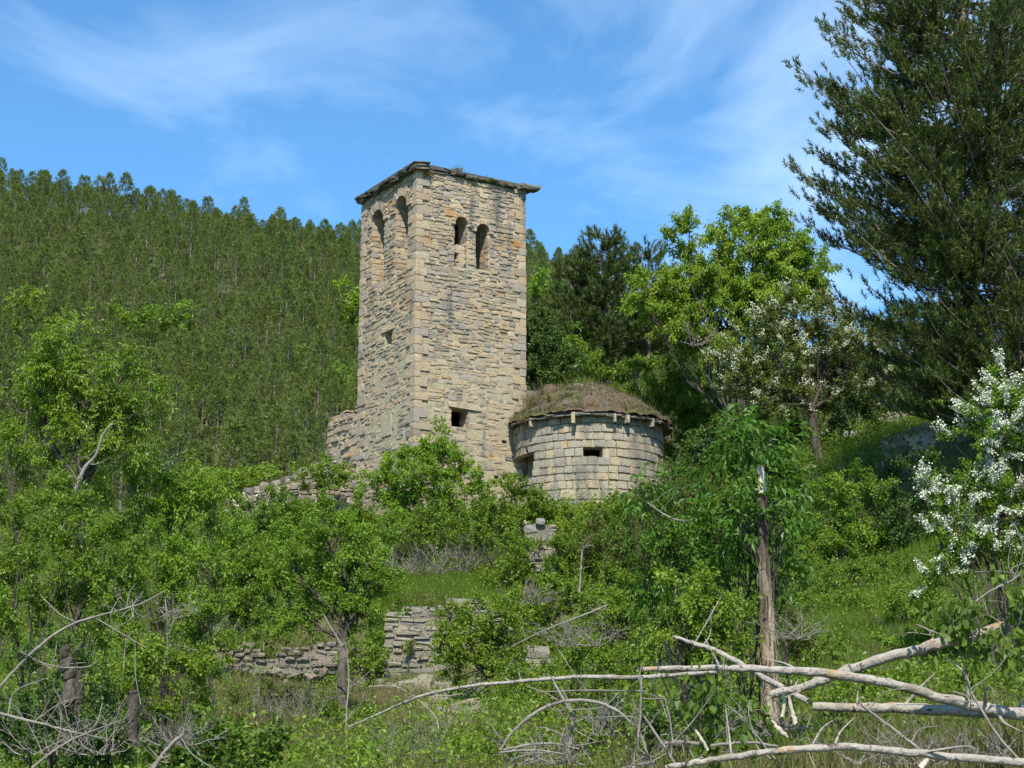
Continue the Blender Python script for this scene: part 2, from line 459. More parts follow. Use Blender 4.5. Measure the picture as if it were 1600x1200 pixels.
P_RUB = Pool("stone", 18, M['stone'], 1)
P_QUO = Pool("quoin_stone", 8, M['stone'], 2, rc=.965, re=.99, j=.02, ry=.985)
P_ASH = Pool("ashlar_stone", 14, M['ashlar'], 3, rc=.955, re=.985, j=.026, ry=.98)
P_DRK = Pool("dark_stone", 14, M['dark_stone'], 4, rc=.8, re=.92, j=.075, ry=.95)
P_TER = Pool("wall_stone", 14, M['wall_stone'], 5, rc=.88, re=.96, j=.065, ry=.96)
P_SLT = Pool("slate", 10, M['slate'], 6, rc=.82, re=.93, j=.09)


def smat(c, u, n, lu, dn, h, tilt=0.0, up=None):
    """Matrix of a stone: centre c, axes u (length lu), n (depth dn), up (height h)."""
    u = unit(np.array(u, float)); n = unit(np.array(n, float))
    w = np.array([0, 0, 1.]) if up is None else unit(np.array(up, float))
    if tilt:
        ct, st = math.cos(tilt), math.sin(tilt)
        u, w = u * ct + w * st, w * ct - u * st
    m = Matrix.Identity(4)
    for i in range(3):
        m[i][0] = u[i] * lu; m[i][1] = n[i] * dn; m[i][2] = w[i] * h; m[i][3] = c[i]
    return m


def place(name, pool, mats, parent, limit=300, rest_name="rubble_stones", key=None):
    """First `limit` stones (largest by key) are objects; the rest become one stuff mesh."""
    inv = Matrix.Translation(parent.location).inverted()
    order = sorted(range(len(mats)), key=lambda i: -(key[i] if key else 0))
    rest_v, rest_f, off = [], [], 0
    for r_, i in enumerate(order):
        k = random.randrange(len(pool.me))
        m = inv @ mats[i]
        if r_ < limit:
            o = bpy.data.objects.new(name, pool.me[k])
            COL.objects.link(o)
            o.parent = parent
            o.matrix_local = m
        else:
            v, f = pool.v[k]
            A = np.array(m)
            rest_v.append(v @ A[:3, :3].T + A[:3, 3]); rest_f.append(f + off); off += len(v)
    if rest_v:
        tag(link(rest_name, mesh_np(rest_name, np.concatenate(rest_v), [np.concatenate(rest_f)], pool.mat), parent), kind="stuff")


def lay_patches(O, u, n, Wd, v0, v1, hr, lr, depth, cuts, lo, hi, **k):
    out, area = [], []
    fs = [lo] + [(lambda v, c=c: c + .28 * math.sin(v * 4.3 + c * 3) + .2 * math.sin(v * 11.7 + c)) for c in cuts] + [hi]
    for a_, b_ in zip(fs, fs[1:]):
        o, r = lay(O, u, n, Wd, v0, v1, hr, lr, depth, lo=a_, hi=b_, **k)
        out += o; area += r
    return out, area


def lay(O, u, n, Wd, v0, v1, hr, lr, depth, gap=.022, openings=(), lo=None, hi=None, top=None, rnd=random, proud=.024, skip=0.0, tl=.03, off=None):
    """Courses of stone on a plane through O. openings: f(v)->(u0,u1) or None. lo/hi(v): course limits. top(u): wall height."""
    out, area = [], []
    O = np.array(O, float); u = np.array(u, float); n = np.array(n, float)
    v = v0
    while v < v1:
        h = rnd.uniform(*hr)
        if v + h > v1 + .08:
            break
        vm = v + h / 2
        segs = [(lo(vm) if lo else 0.0, hi(vm) if hi else Wd)]
        for f in openings:
            r = f(vm)
            if r:
                new = []
                for s0, s1 in segs:
                    if r[1] <= s0 or r[0] >= s1:
                        new.append((s0, s1))
                    else:
                        if r[0] - s0 > .06: new.append((s0, r[0]))
                        if s1 - r[1] > .06: new.append((r[1], s1))
                segs = new
        for s0, s1 in segs:
            x = s0
            while x < s1 - .05:
                l = rnd.uniform(*lr) * (1.25 if h > sum(hr) / 2 else .9)
                if s1 - (x + l) < lr[0] * .6:
                    l = s1 - x
                split = h > .165 and rnd.random() < .22
                for (vv, hh) in ([(v, h * .5), (v + h * .5, h * .5)] if split else [(v, h)]):
                    um = x + l / 2
                    if top and vv + hh * .4 > top(um):
                        continue
                    if skip and rnd.random() < skip:
                        continue
                    d = depth * rnd.uniform(.85, 1.15)
                    c = O + u * um + n * (-d / 2 + rnd.uniform(-proud, proud) + (off(vv) if off else 0)) + np.array([0, 0, vv + hh / 2 + rnd.gauss(0, .014) + .03 * math.sin(um * 2.1 + vv * 3.7)])
                    out.append(smat(c, u, n, max(l - gap, .04) * rnd.uniform(.97, 1.05), d, max(hh - gap, .03) * rnd.uniform(.86, 1.14), rnd.gauss(0, tl)))
                    area.append(l * hh)
                x += l
        v += h
    return out, area


def rect_open(u0, u1, v0, v1, e=0.0):
    return lambda v: (u0 - e, u1 + e) if v0 < v < v1 else None


def arch_open(u0, u1, v0, vtop, e=0.0):
    r = (u1 - u0) / 2; c = (u0 + u1) / 2; vs_ = vtop - r

    def f(v):
        if v < v0 or v > vtop + e: return None
        if v <= vs_: return (u0 - e * .0, u1 + e * .0)
        q = (r + e) ** 2 - (v - vs_) ** 2
        return (c - math.sqrt(max(q, 0)), c + math.sqrt(max(q, 0))) if q > 0 else None
    return f


def arch_loop(u0, u1, v0, vtop, k=10):
    r = (u1 - u0) / 2; c = (u0 + u1) / 2; vs_ = vtop - r
    return [(u0, v0), (u1, v0)] + [(c + r * math.cos(t), vs_ + r * math.sin(t)) for t in np.linspace(0, math.pi, k)]


def panel(name, O, u, n, outer, holes, thick, mat, parent, inset=.04):
    """Wall slab with through openings, outer face inset behind the stone faces."""
    O = np.array(O, float) - np.array(parent.location)
    u = np.array(u, float); n = np.array(n, float)
    loops = [outer] + holes
    flat = [p for l in loops for p in l]
    tris = tessellate_polygon([[Vector((p[0], p[1], 0)) for p in l] for l in loops])
    f3 = np.array([O + u * p[0] + np.array([0, 0, p[1]]) - n * inset for p in flat])
    b3 = f3 - n * (thick - inset)
    V = np.vstack([f3, b3]); m = len(flat)
    T = np.array(tris)
    q, off = [], 0
    for l in loops:
        k = len(l)
        for i in range(k):
            a_, b_ = off + i, off + (i + 1) % k
            q.append((a_, b_, b_ + m, a_ + m))
        off += k
    return link(name, mesh_np(name, V, [np.vstack([T, T[:, ::-1] + m]), np.array(q)], mat), parent)


def box_np(c, u, n, lu, dn, h):
    m = np.array(smat(c, u, n, lu, dn, h))
    B = np.array([[x, y, z] for x in (-.5, .5) for y in (-.5, .5) for z in (-.5, .5)])
    Fq = np.array([[0, 1, 3, 2], [4, 6, 7, 5], [0, 4, 5, 1], [2, 3, 7, 6], [0, 2, 6, 4], [1, 5, 7, 3]])
    return B @ m[:3, :3].T + m[:3, 3], Fq


# ------------------------------------------------------------------ bell tower
ALPHA = R(32)
DR = np.array([math.cos(ALPHA), math.sin(ALPHA), 0]); DL = np.array([-math.sin(ALPHA), math.cos(ALPHA), 0])
NR, NL = -DL, -DR                       # outward normals of the two faces in view
C0 = np.array([-3.615, 60.0, 0.0])
TW, TL = 4.88, 4.62
ZB, ZT = 8.6, 24.0


def uv(px, py, O, u, n):
    d = at(px, py, 50.) - np.array([0, 0, EYE]); o = np.array([0, 0, EYE])
    t = np.dot(np.array(O) - o, n) / np.dot(d, n)
    p = o + d * t
    return float(np.dot(p - np.array(O), u)), float(p[2])


tower = root("bell_tower", (C0[0], C0[1], ZB), "tall square stone bell tower with paired arched belfry openings", "tower")
T0 = C0.copy()
# openings of the right-hand face
r1 = (*[uv(p, 372, T0, DR, NR)[0] for p in (709.5, 731)], uv(720, 417, T0, DR, NR)[1], uv(721, 339, T0, DR, NR)[1])
r2 = (*[uv(p, 385, T0, DR, NR)[0] for p in (743, 764.5)], uv(754, 421, T0, DR, NR)[1], uv(754, 350, T0, DR, NR)[1])
sq = (*[uv(p, 655, T0, DR, NR)[0] for p in (704.5, 733)], uv(718, 667, T0, DR, NR)[1], uv(718, 638, T0, DR, NR)[1])
h1 = (*[uv(p, 690, T0, DR, NR)[0] for p in (785, 793)], uv(789, 695, T0, DR, NR)[1], uv(789, 687.5, T0, DR, NR)[1])
h2 = (*[uv(p, 745, T0, DR, NR)[0] for p in (773, 780)], uv(776, 748, T0, DR, NR)[1], uv(776, 742.5, T0, DR, NR)[1])
# left-hand face: u runs along DL from the corner
l1 = (*sorted(uv(p, 380, T0, DL, NL)[0] for p in (581, 600)), uv(591, 440, T0, DL, NL)[1], uv(591, 328, T0, DL, NL)[1])
l2 = (*sorted(uv(p, 360, T0, DL, NL)[0] for p in (617.5, 637)), uv(628, 424, T0, DL, NL)[1], uv(628, 306, T0, DL, NL)[1])
l3 = (*sorted(uv(p, 530, T0, DL, NL)[0] for p in (600, 611)), uv(605, 541, T0, DL, NL)[1], uv(605, 518, T0, DL, NL)[1])
l4 = (*sorted(uv(p, 664, T0, DL, NL)[0] for p in (595, 611)), uv(603, 682, T0, DL, NL)[1], uv(603, 645, T0, DL, NL)[1])

TH = .68
rr_ = lambda o: [(o[0], o[2]), (o[1], o[2]), (o[1], o[3]), (o[0], o[3])]
RECT = lambda w0, w1: [(w0, ZB), (w1, ZB), (w1, ZT - .1), (w0, ZT - .1)]
panel("wall", T0, DR, NR, RECT(0.03, TW), [arch_loop(*r1), arch_loop(*r2), rr_(sq), rr_(h1), rr_(h2)], TH, M['mortar'], tower)
panel("wall", T0, DL, NL, RECT(TH, TL), [arch_loop(*l1), arch_loop(*l2), rr_(l3)], TH, M['mortar'], tower)
bv, bf = [], []
for (c, u, n, lu) in ((T0 + DR * (TW - TH / 2) + DL * (TL / 2 + TH / 2), DL, DR, TL - TH), (T0 + DL * (TL - TH / 2) + DR * (TW / 2), DR, DL, TW - 2 * TH)):
    v_, f_ = box_np(np.array(c) + [0, 0, (ZB + ZT - .1) / 2] - np.array(tower.location), u, n, lu, TH, ZT - .1 - ZB)
    link("wall", mesh_np("wall", v_, [f_], M['mortar']), tower)
v_, f_ = box_np(T0 + DR * TW / 2 + DL * TL / 2 + [0, 0, 15.2] - np.array(tower.location), DR, DL, TW - 2 * TH, TL - 2 * TH, .2)
link("floor", mesh_np("floor", v_, [f_], M['bark']), tower)

rs = random.Random(21)
# quoins: list of (v, h, a along right face, b along left face)
quo = []
v = ZB
alt = 0
while v < ZT - .12:
    h = rs.uniform(.2, .36)
    quo.append((v, min(h, ZT - .1 - v), rs.uniform(.48, .72) if alt else rs.uniform(.26, .38), rs.uniform(.26, .38) if alt else rs.uniform(.5, .75)))
    alt = 1 - alt
    v += h
quo2 = [(a_, b_, rs.uniform(.42, .66) if i % 2 else rs.uniform(.24, .36), .4) for i, (a_, b_, _, _) in enumerate(quo)]
quo3 = [(a_, b_, .4, rs.uniform(.42, .7) if i % 2 else rs.uniform(.24, .36)) for i, (a_, b_, _, _) in enumerate(quo)]


def qlen(q, k, default):
    def f(v):
        for t in q:
            if t[0] <= v < t[0] + t[1]: return t[k]
        return default
    return f


qm = []
for (v, h, a_, b_) in quo:
    o = .02 + rs.uniform(-.012, .016)
    qm.append(smat(T0 + DR * (a_ / 2 - o) + DL * (b_ / 2 - o) + [0, 0, v + h / 2], DR, NR, a_, b_, h - .012, rs.gauss(0, .006)))
for (v, h, a_, b_) in quo2:
    o = .02 + rs.uniform(-.012, .016)
    qm.append(smat(T0 + DR * (TW - a_ / 2 + o) + DL * (b_ / 2 - o) + [0, 0, v + h / 2], DR, NR, a_, b_, h - .012, rs.gauss(0, .006)))
for (v, h, a_, b_) in quo3:
    o = .02 + rs.uniform(-.012, .016)
    qm.append(smat(T0 + DR * (a_ / 2 - o) + DL * (TL - b_ / 2 + o) + [0, 0, v + h / 2], DR, NR, a_, b_, h - .012, rs.gauss(0, .006)))
place("quoin", P_QUO, qm, tower)

E_ = .13
OFF = lambda v: -.028 * min(1, max(0, (18.6 - v) / 2.5))
rop = [arch_open(*r1, E_), arch_open(*r2, E_), rect_open(*sq), rect_open(*h1), rect_open(*h2), rect_open(sq[0] - .1, sq[1] + .55, sq[3], sq[3] + .2)]
lop = [arch_open(*l1, .3), arch_open(*l2, .3), rect_open(*l3), rect_open(*l4), rect_open(l3[0] - .12, l3[1] + .12, l3[3], l3[3] + .2)]
sm1, ar1 = lay_patches(T0, DR, NR, TW, ZB, ZT - .1, (.09, .225), (.15, .44), .24, (1.35, 2.5, 3.6), openings=rop, off=OFF, tl=.045, lo=qlen(quo, 2, .4), hi=lambda v: TW - qlen(quo2, 2, .3)(v), rnd=rs)
sm2, ar2 = lay_patches(T0, DL, NL, TL, ZB, ZT - .1, (.09, .225), (.16, .48), .24, (1.6, 3.1), openings=lop, off=OFF, tl=.045, lo=qlen(quo, 3, .4), hi=lambda v: TL - qlen(quo3, 3, .3)(v), rnd=rs, proud=.028)
# jamb stones inside the openings, so that the reveals show coursed masonry
jm = []
for (op, u, n, d0) in ((r1, DR, NR, .2), (r2, DR, NR, .2), (l1, DL, NL, .2), (l2, DL, NL, .2), (sq, DR, NR, .2)):
    vt = op[3] - ((op[1] - op[0]) / 2 if op is not sq else 0)
    for side in (0, 1):
        v = op[2]
        while v < vt - .05:
            h = min(rs.uniform(.16, .3), vt - v + .04)
            s = 1 if side == 0 else -1
            x = 0.02
            first = True
            while x < TH - .05:
                l = rs.uniform(.25, .5) if not first else rs.uniform(.18, .45)
                first = False
                l = min(l, TH - x)
                c = T0 + u * (op[side] - s * .06 + rs.uniform(-.012, .012)) - n * (x + l / 2) + np.array([0, 0, v + h / 2])
                jm.append(smat(c, u, n, .2, l - .012, h - .014, rs.gauss(0, .01)))
                x += l
            v += h
# rubble blocking the lower half of the first opening, and voussoirs
um = (r1[0] + r1[1]) / 2
for k in range(5):
    jm.append(smat(T0 + DR * (um + rs.uniform(-.06, .1)) - NR * .18 + np.array([0, 0, r1[2] + .1 + k * .17]), DR, NR, rs.uniform(.3, .42), .3, .18, rs.gauss(0, .1)))
vm_ = []
for (op, u, n, ln) in ((r1, DR, NR, .16), (r2, DR, NR, .16), (l1, DL, NL, .36), (l2, DL, NL, .36)):
    r_ = (op[1] - op[0]) / 2; c_ = (op[0] + op[1]) / 2; zs = op[3] - r_
    k = int(math.pi * (r_ + ln / 2) / .135)
    for i in range(k + 1):
        t = math.pi * i / k
        rad = np.array(u) * math.cos(t) + np.array([0, 0, math.sin(t)])
        tan = -np.array(u) * math.sin(t) + np.array([0, 0, math.cos(t)])
        L_ = ln * rs.uniform(.85, 1.12)
        c = T0 + u * c_ + np.array([0, 0, zs]) + rad * (r_ + L_ / 2 - .015) - n * (.2 - rs.uniform(0, .045))
        vm_.append(smat(c, tan, n, .115, .5, L_, 0, rad))
# lintels
lt = [smat(T0 + DR * ((sq[0] + sq[1]) / 2 + .2) - NR * .17 + np.array([0, 0, sq[3] + .1]), DR, NR, sq[1] - sq[0] + .62, .42, .2, -.03),
      smat(T0 + DL * ((l3[0] + l3[1]) / 2) - NL * .17 + np.array([0, 0, l3[3] + .11]), DL, NL, l3[1] - l3[0] + .36, .4, .2, 0)]
place("stone", P_RUB, sm1 + sm2 + jm, tower, 300, "rubble_stones", key=ar1 + ar2 + [.02] * len(jm))
place("voussoir", P_QUO, vm_, tower)
place("lintel", P_QUO, lt, tower)
v_, f_ = box_np(T0 + DL * ((l4[0] + l4[1]) / 2) - NL * .1 + [0, 0, (l4[2] + l4[3]) / 2] - np.array(tower.location), DL, NL, l4[1] - l4[0] - .03, .2, l4[3] - l4[2] - .03)
link("blocked_opening", mesh_np("blocked_opening", v_, [f_], M['mortar']), tower)["label"] = "pale walled-up opening low on the tower"

# roof: low pyramid of stone slates with a ragged drooping eave
OV_L, OV_R = .3, .14
roof = link("roof", None, tower, (0, 0, ZT - ZB))
rc_ = DR * (TW / 2) + DL * (TL / 2)
cor = [-DR * (OV_L - .1) - DL * (OV_R - .06), DR * (TW - .05) - DL * (OV_R - .06), DR * (TW + .1) + DL * (TL + .2), -DR * (OV_L - .1) + DL * (TL + .2)]
pv = [c + [0, 0, -.02] for c in cor] + [c + [0, 0, .12] for c in cor] + [rc_ + [0, 0, .62]]
pf4 = np.array([[3, 2, 1, 0], [0, 1, 5, 4], [1, 2, 6, 5], [2, 3, 7, 6], [3, 0, 4, 7]])
pf3 = np.array([[4, 5, 8], [5, 6, 8], [6, 7, 8], [7, 4, 8]])
link("roof_bed", mesh_np("roof_bed", np.array(pv), [pf4, pf3], M['slate']), roof)
slm = []
base_r = np.array(tower.location) + np.array([0, 0, ZT - ZB])
for (A, B, n, ov, rows, jitter) in ((np.zeros(3), DL * TL, NL, OV_L, 3, .13), (np.zeros(3), DR * (TW - .38), NR, OV_R, 3, .1)):
    u = unit(B - A); Ln = np.linalg.norm(B - A)
    for row in range(rows):
        x = -ov * .8
        while x < Ln + .12:
            l = rs.uniform(.26, .68)
            if row > 1 and rs.random() < .3:
                x += l
                continue
            out = ov - abs(row - 1.6) * .1 + rs.uniform(-jitter, jitter)
            d = rs.uniform(.5, .75)
            nn = unit(n + np.array([0, 0, -.14 + rs.gauss(0, .05)]))
            up = np.cross(u, nn); up = up if up[2] > 0 else -up
            c = base_r + A + u * (x + l / 2) + n * (out - d / 2) + np.array([0, 0, -.1 + row * .08 + rs.uniform(-.045, .045)])
            slm.append(smat(c, u, nn, l * 1.08, d, rs.uniform(.06, .12), rs.gauss(0, .07), up))
            x += l
# broken slab sticking out past the far corner
slm.append(smat(base_r + DR * (TW + .06) - DL * .12 + np.array([0, 0, .0]), unit(DR + np.array([0, 0, .05])), NR, .95, .5, .2, .03))
inv_t = Matrix.Translation(base_r).inverted()
for m in slm:
    o = link("slate", random.choice(P_SLT.me), roof)
    o.matrix_local = inv_t @ m

# ------------------------------------------------------------------ apse
AC = np.array([2.93, 62.55, 0.0]); AR = 2.86
AZB, AZT = 9.4, 14.22
apse = root("apse", (AC[0], AC[1], AZB), "rounded ashlar apse with a turf-grown conical roof beside the tower", "apse")
ra = random.Random(5)
am, aa = [], []
hole_l = (uv(806, 715, AC + [0, -2, 0], np.array([1., 0, 0]), np.array([0, -1., 0])), )


def adir(t):      # t: azimuth, 0 faces the viewer, positive to the right
    return np.array([math.sin(t), -math.cos(t), 0])


def zed(py, Y):
    return at(900, py, Y)[2]


win_t = math.asin(max(-1, min(1, (927 - 921) / 121.)))
win = (win_t - .17, win_t + .13, zed(719, 59.8), zed(699, 59.8))
brk = (R(-90), R(-49), zed(752, 61), zed(702, 61))
v = AZB
crs = 0
while v < AZT - .02:
    low = v < AZB + 1.7
    h = ra.uniform(.36, .46) if low else ra.uniform(.26, .34)
    h = min(h, AZT - v)
    t = R(-112) + ra.uniform(0, .08)
    while t < R(118):
        l = (ra.uniform(.36, .72) if low else ra.uniform(.24, .56)) * (1.15 if ra.random() < .25 else .9)
        dt = l / AR
        tm = t + dt / 2; vm = v + h / 2
        sk = (win[0] < tm < win[1] and win[2] < vm < win[3]) or (brk[0] < tm < brk[1] and brk[2] < vm < brk[3] and not (tm < R(-62) and vm > brk[3] - .25))
        if v > AZT - .66 and ra.random() < .07: sk = True
        if not sk:
            n = adir(tm); u = np.array([math.cos(tm), math.sin(tm), 0])
            d = .34 * ra.uniform(.9, 1.1)
            c = AC + n * (AR - d / 2 + ra.uniform(-.03, .02)) + np.array([0, 0, vm])
            am.append(smat(c + [0, 0, ra.gauss(0, .008)], u, n, l - .022, d, h * ra.uniform(.9, 1.03) - .02, ra.gauss(0, .022))); aa.append(l * h * max(math.cos(tm), .05))
        t += dt
    v += h
place("stone", P_ASH, am, apse, 300, "core_stones", key=aa)
# core behind the stones, with the window and the breach left open
tt = np.linspace(R(-112), R(118), 47)
zz = sorted(set([AZB, AZT] + [win[2], win[3], brk[2], brk[3]] + list(np.linspace(AZB, AZT, 10))))
cv, cf = [], []
for rad in (AR - .07, AR - .75):
    for z in zz:
        for t in tt:
            cv.append(AC + adir(t) * rad + [0, 0, z] - np.array(apse.location))
nt_, nz_ = len(tt), len(zz)
hole = lambda i, j: (win[0] < (tt[i] + tt[i + 1]) / 2 < win[1] and win[2] < (zz[j] + zz[j + 1]) / 2 < win[3]) or (brk[0] < (tt[i] + tt[i + 1]) / 2 < brk[1] and brk[2] < (zz[j] + zz[j + 1]) / 2 < brk[3])
S_ = nt_ * nz_
for j in range(nz_ - 1):
    for i in range(nt_ - 1):
        if hole(i, j): continue
        q = (j * nt_ + i, j * nt_ + i + 1, (j + 1) * nt_ + i + 1, (j + 1) * nt_ + i)
        cf.append(q); cf.append(tuple(x + S_ for x in q[::-1]))
        for (di, dj, e0, e1) in ((-1, 0, q[0], q[3]), (1, 0, q[1], q[2]), (0, -1, q[0], q[1]), (0, 1, q[3], q[2])):
            a_, b_ = i + di, j + dj
            if a_ < 0 or a_ >= nt_ - 1 or b_ < 0 or b_ >= nz_ - 1 or hole(a_, b_):
                cf.append((e0, e1, e1 + S_, e0 + S_))
link("wall", mesh_np("wall", np.array(cv), [np.array(cf)], M['mortar']), apse)
v_, f_ = box_np(AC + DR * .9 + DL * 1.5 + [0, 0, (AZB + AZT) / 2 + .8] - np.array(apse.location), DR, DL, 6.4, .4, AZT - AZB + 1.6)
link("added_back_wall", mesh_np("added_back_wall", v_, [f_], M['dark_stone']), apse)  # unseen wall added to shut light out, so the apse window looks dark
v_, f_ = box_np(AC + [0, 0, AZT - .2] - np.array(apse.location), np.array([1., 0, 0]), np.array([0, 1., 0]), 2 * AR - 1.7, 2 * AR - 1.7, .1)
link("vault", mesh_np("vault", v_, [f_], M['mortar']), apse)
# corbels
for deg in (-47, -12, 15, 24, 47):
    t = R(deg + ra.uniform(-2, 2)); n = adir(t)
    o = link("corbel", random.choice(P_ASH.me), apse)
    o.matrix_local = Matrix.Translation(-Vector(apse.location)) @ smat(AC + n * (AR + .14) + np.array([0, 0, AZT - .14]), np.array([math.cos(t), math.sin(t), 0]), n, ra.uniform(.08, .14), .38, ra.uniform(.24, .42))
# conical roof of turf over stone slabs
ROV = .31
APX = np.array([AC[0] - .1, AC[1] + .6, 16.2])
roof2 = link("roof", None, apse, tuple(np.array([AC[0], AC[1], AZT]) - np.array(apse.location)))
rb = np.array([AC[0], AC[1], AZT])
na, nr = 90, 22
rv = []
ra2 = np.random.default_rng(4)
for j in range(nr):
    s = j / (nr - 1)
    for i in range(na):
        t = R(-125) + R(255) * i / (na - 1)
        e = AC + adir(t) * (AR + ROV - .05 + .07 * math.sin(t * 9) * math.sin(t * 4 + 1)) + np.array([0, 0, AZT + .12])
        p = e * (1 - s) + APX * s
        bulge = .2 * math.sin(s * math.pi) + .1 * min(1, s * 6)
        p = p + np.array([0, 0, bulge + float(vnoise(p[0], p[1], .35, 2)) * .075 * (s < .97) + ra2.normal(0, .024)])
        rv.append(p - rb)
rf = []
for j in range(nr - 1):
    for i in range(na - 1):
        rf.append((j * na + i, j * na + i + 1, (j + 1) * na + i + 1, (j + 1) * na + i))
link("turf_cover", mesh_np("turf_cover", np.array(rv), [np.array(rf)], M['turf'], True), roof2)
gm = np.random.default_rng(12)
mc = at(872, 636, 63.3)
mv = []
for j in range(12):
    for i in range(24):
        e_, a_ = (j / 11 - .25) * math.pi / 1.5, i * 2 * math.pi / 24
        w_ = 1 + .12 * math.sin(a_ * 3 + j) + gm.normal(0, .03)
        mv.append(mc + np.array([1.2 * math.cos(e_) * math.cos(a_) * w_, 1.0 * math.cos(e_) * math.sin(a_) * w_, .8 * math.sin(e_) * w_]) - rb)
mf = [(j * 24 + i, j * 24 + (i + 1) % 24, (j + 1) * 24 + (i + 1) % 24, (j + 1) * 24 + i) for j in range(11) for i in range(24)]
link("turf_ledge", mesh_np("turf_ledge", np.array(mv), [np.array(mf)], M['turf'], True), roof2)
tv_, ta_ = [], []
for q in range(260):
    a_, r_q = gm.random() * 6.28, math.sqrt(gm.random())
    p = mc + np.array([1.15 * r_q * math.cos(a_), 0.95 * r_q * math.sin(a_), .8 * math.sqrt(max(0, 1 - r_q * r_q)) - .03])
    V, A = blades(p[None] - rb, 8, gm.uniform(.08, .26), .026, .06, 9000 + q, .6)
    tv_.append(V); ta_.append(np.full(len(V), gm.random()))
for q in range(1700):
    s_ = ra2.random() ** 1.4; t_ = R(-100) + R(205) * ra2.random()
    e = AC + adir(t_) * (AR + ROV - .1) + np.array([0, 0, AZT + .12])
    p = e * (1 - s_) + APX * s_ + np.array([0, 0, .2 * math.sin(s_ * math.pi) + .08])
    V, A = blades(p[None] - rb, 7, ra2.uniform(.05, .2) * (1 + (ra2.random() < .1)), .024, .06, 7000 + q, .7)
    tv_.append(V); ta_.append(np.full(len(V), ra2.random()))
for q in range(34):
    s_ = ra2.uniform(.08, .75); t_ = R(-80) + R(180) * ra2.random()
    n = adir(t_); u = np.array([math.cos(t_), math.sin(t_), 0])
    e = AC + n * (AR + ROV - .1) + np.array([0, 0, AZT + .12])
    p = e * (1 - s_) + APX * s_ + np.array([0, 0, .2 * math.sin(s_ * math.pi) + .07])
    nn = unit(n + np.array([0, 0, -.62 + ra.gauss(0, .1)])); up = np.cross(u, nn); up = up if up[2] > 0 else -up
    o = link("slate", random.choice(P_SLT.me), roof2)
    o.matrix_local = Matrix.Translation(-Vector(rb)) @ smat(p, u, nn, ra.uniform(.25, .6), ra.uniform(.25, .5), .08, ra.gauss(0, .2), up)
for nm, sel, mt in (("dry_growth", 0, 'dry_grass'), ("green_growth", 1, 'grass'), ("moss", 2, 'turf')):
    vv = [v for k, v in enumerate(tv_) if k % 5 in ((0, 3), (1,), (2, 4))[sel]]; aa_ = [v for k, v in enumerate(ta_) if k % 5 in ((0, 3), (1,), (2, 4))[sel]]
    vv = np.concatenate(vv)
    link(nm, mesh_np(nm, vv, [np.arange(len(vv)).reshape(-1, 3)], M[mt], attr=np.concatenate(aa_)), roof2)["kind"] = "stuff"
for row in range(3):
    t = R(-112 if row else -70)
    while t < R(122):
        l = ra.uniform(.35, .8); dt = l / (AR + ROV); tm = t + dt / 2
        n = adir(tm); u = np.array([math.cos(tm), math.sin(tm), 0])
        nn = unit(n + np.array([0, 0, -.3 + ra.gauss(0, .04)])); up = np.cross(u, nn); up = up if up[2] > 0 else -up
        d = .62
        c = AC + n * (AR + ROV - row * .1 - d / 2 + ra.uniform(-.09, .07)) + np.array([0, 0, AZT + .03 + row * .075 + ra.uniform(-.03, .03)])
        o = link("slate", random.choice(P_SLT.me), roof2)
        o.matrix_local = Matrix.Translation(-Vector(rb)) @ smat(c, u, nn, l * 1.05, d, ra.uniform(.06, .1), ra.gauss(0, .05), up)
        t += dt

# ------------------------------------------------------------------ nave shoulder wall behind the apse, ruined nave wall, other walls
def wall(name, label, O, u, n, Wd, z0, z1, hr, lr, depth, thick, pool, top, mat, limit=300, skip=0.0, sname="stone", seed=1, proud=.03):
    O = np.array(O, float)
    r_ = root(name, (O[0], O[1], z0), label, "wall")
    rs_ = random.Random(seed)
    ms, ar = lay(O, u, n, Wd, z0, z1, hr, lr, depth, rnd=rs_, top=top, skip=skip, proud=proud, tl=.06)
    place(sname, pool, ms, r_, limit, "rubble_stones", key=ar)
    # core follows the stepped top
    k = max(4, int(Wd / .35))
    xs = np.linspace(0.04, Wd - .04, k)
    out = [(xs[0], z0)] + [(xs[-1], z0)] + [(x, max(z0 + .05, min(z1, top(x)) - .16)) for x in xs[::-1]]
    panel("core", O, u, n, out, [], thick, mat, r_, inset=.05)
    return r_


SO = C0 + DR * TW + DL * .35
swd = 6.2
wall("nave_wall", "narrow strip of nave end wall just past the apse", AC + DR * 2.2 + DL * .9, DR, NR, 1.4, 9.6, 14.2, (.2, .3), (.3, .6), .3, .6, P_ASH, lambda x: 13.6 - .35 * max(0, x - .7), M['mortar'], seed=8)
NWO = C0 + DL * TL
NWLEN = 11.3
ztop = [uv(p, q, C0, DL, NL) for p, q in ((556, 641), (535, 648), (515, 656), (512, 690), (509, 722), (480, 742), (442, 756), (410, 765), (372, 778))]
zx = np.array([t[0] - TL for t in ztop]); zv = np.array([t[1] for t in ztop])
wall("ruined_wall", "long broken nave wall stepping down from the back of the tower", NWO, DL, NL, NWLEN, 8.8, 17.2, (.14, .26), (.2, .55), .3, .8, P_RUB,
     lambda x: float(np.interp(x, zx, zv)) + .1 * math.sin(x * 7), M['mortar'], limit=280, seed=9, proud=.06)
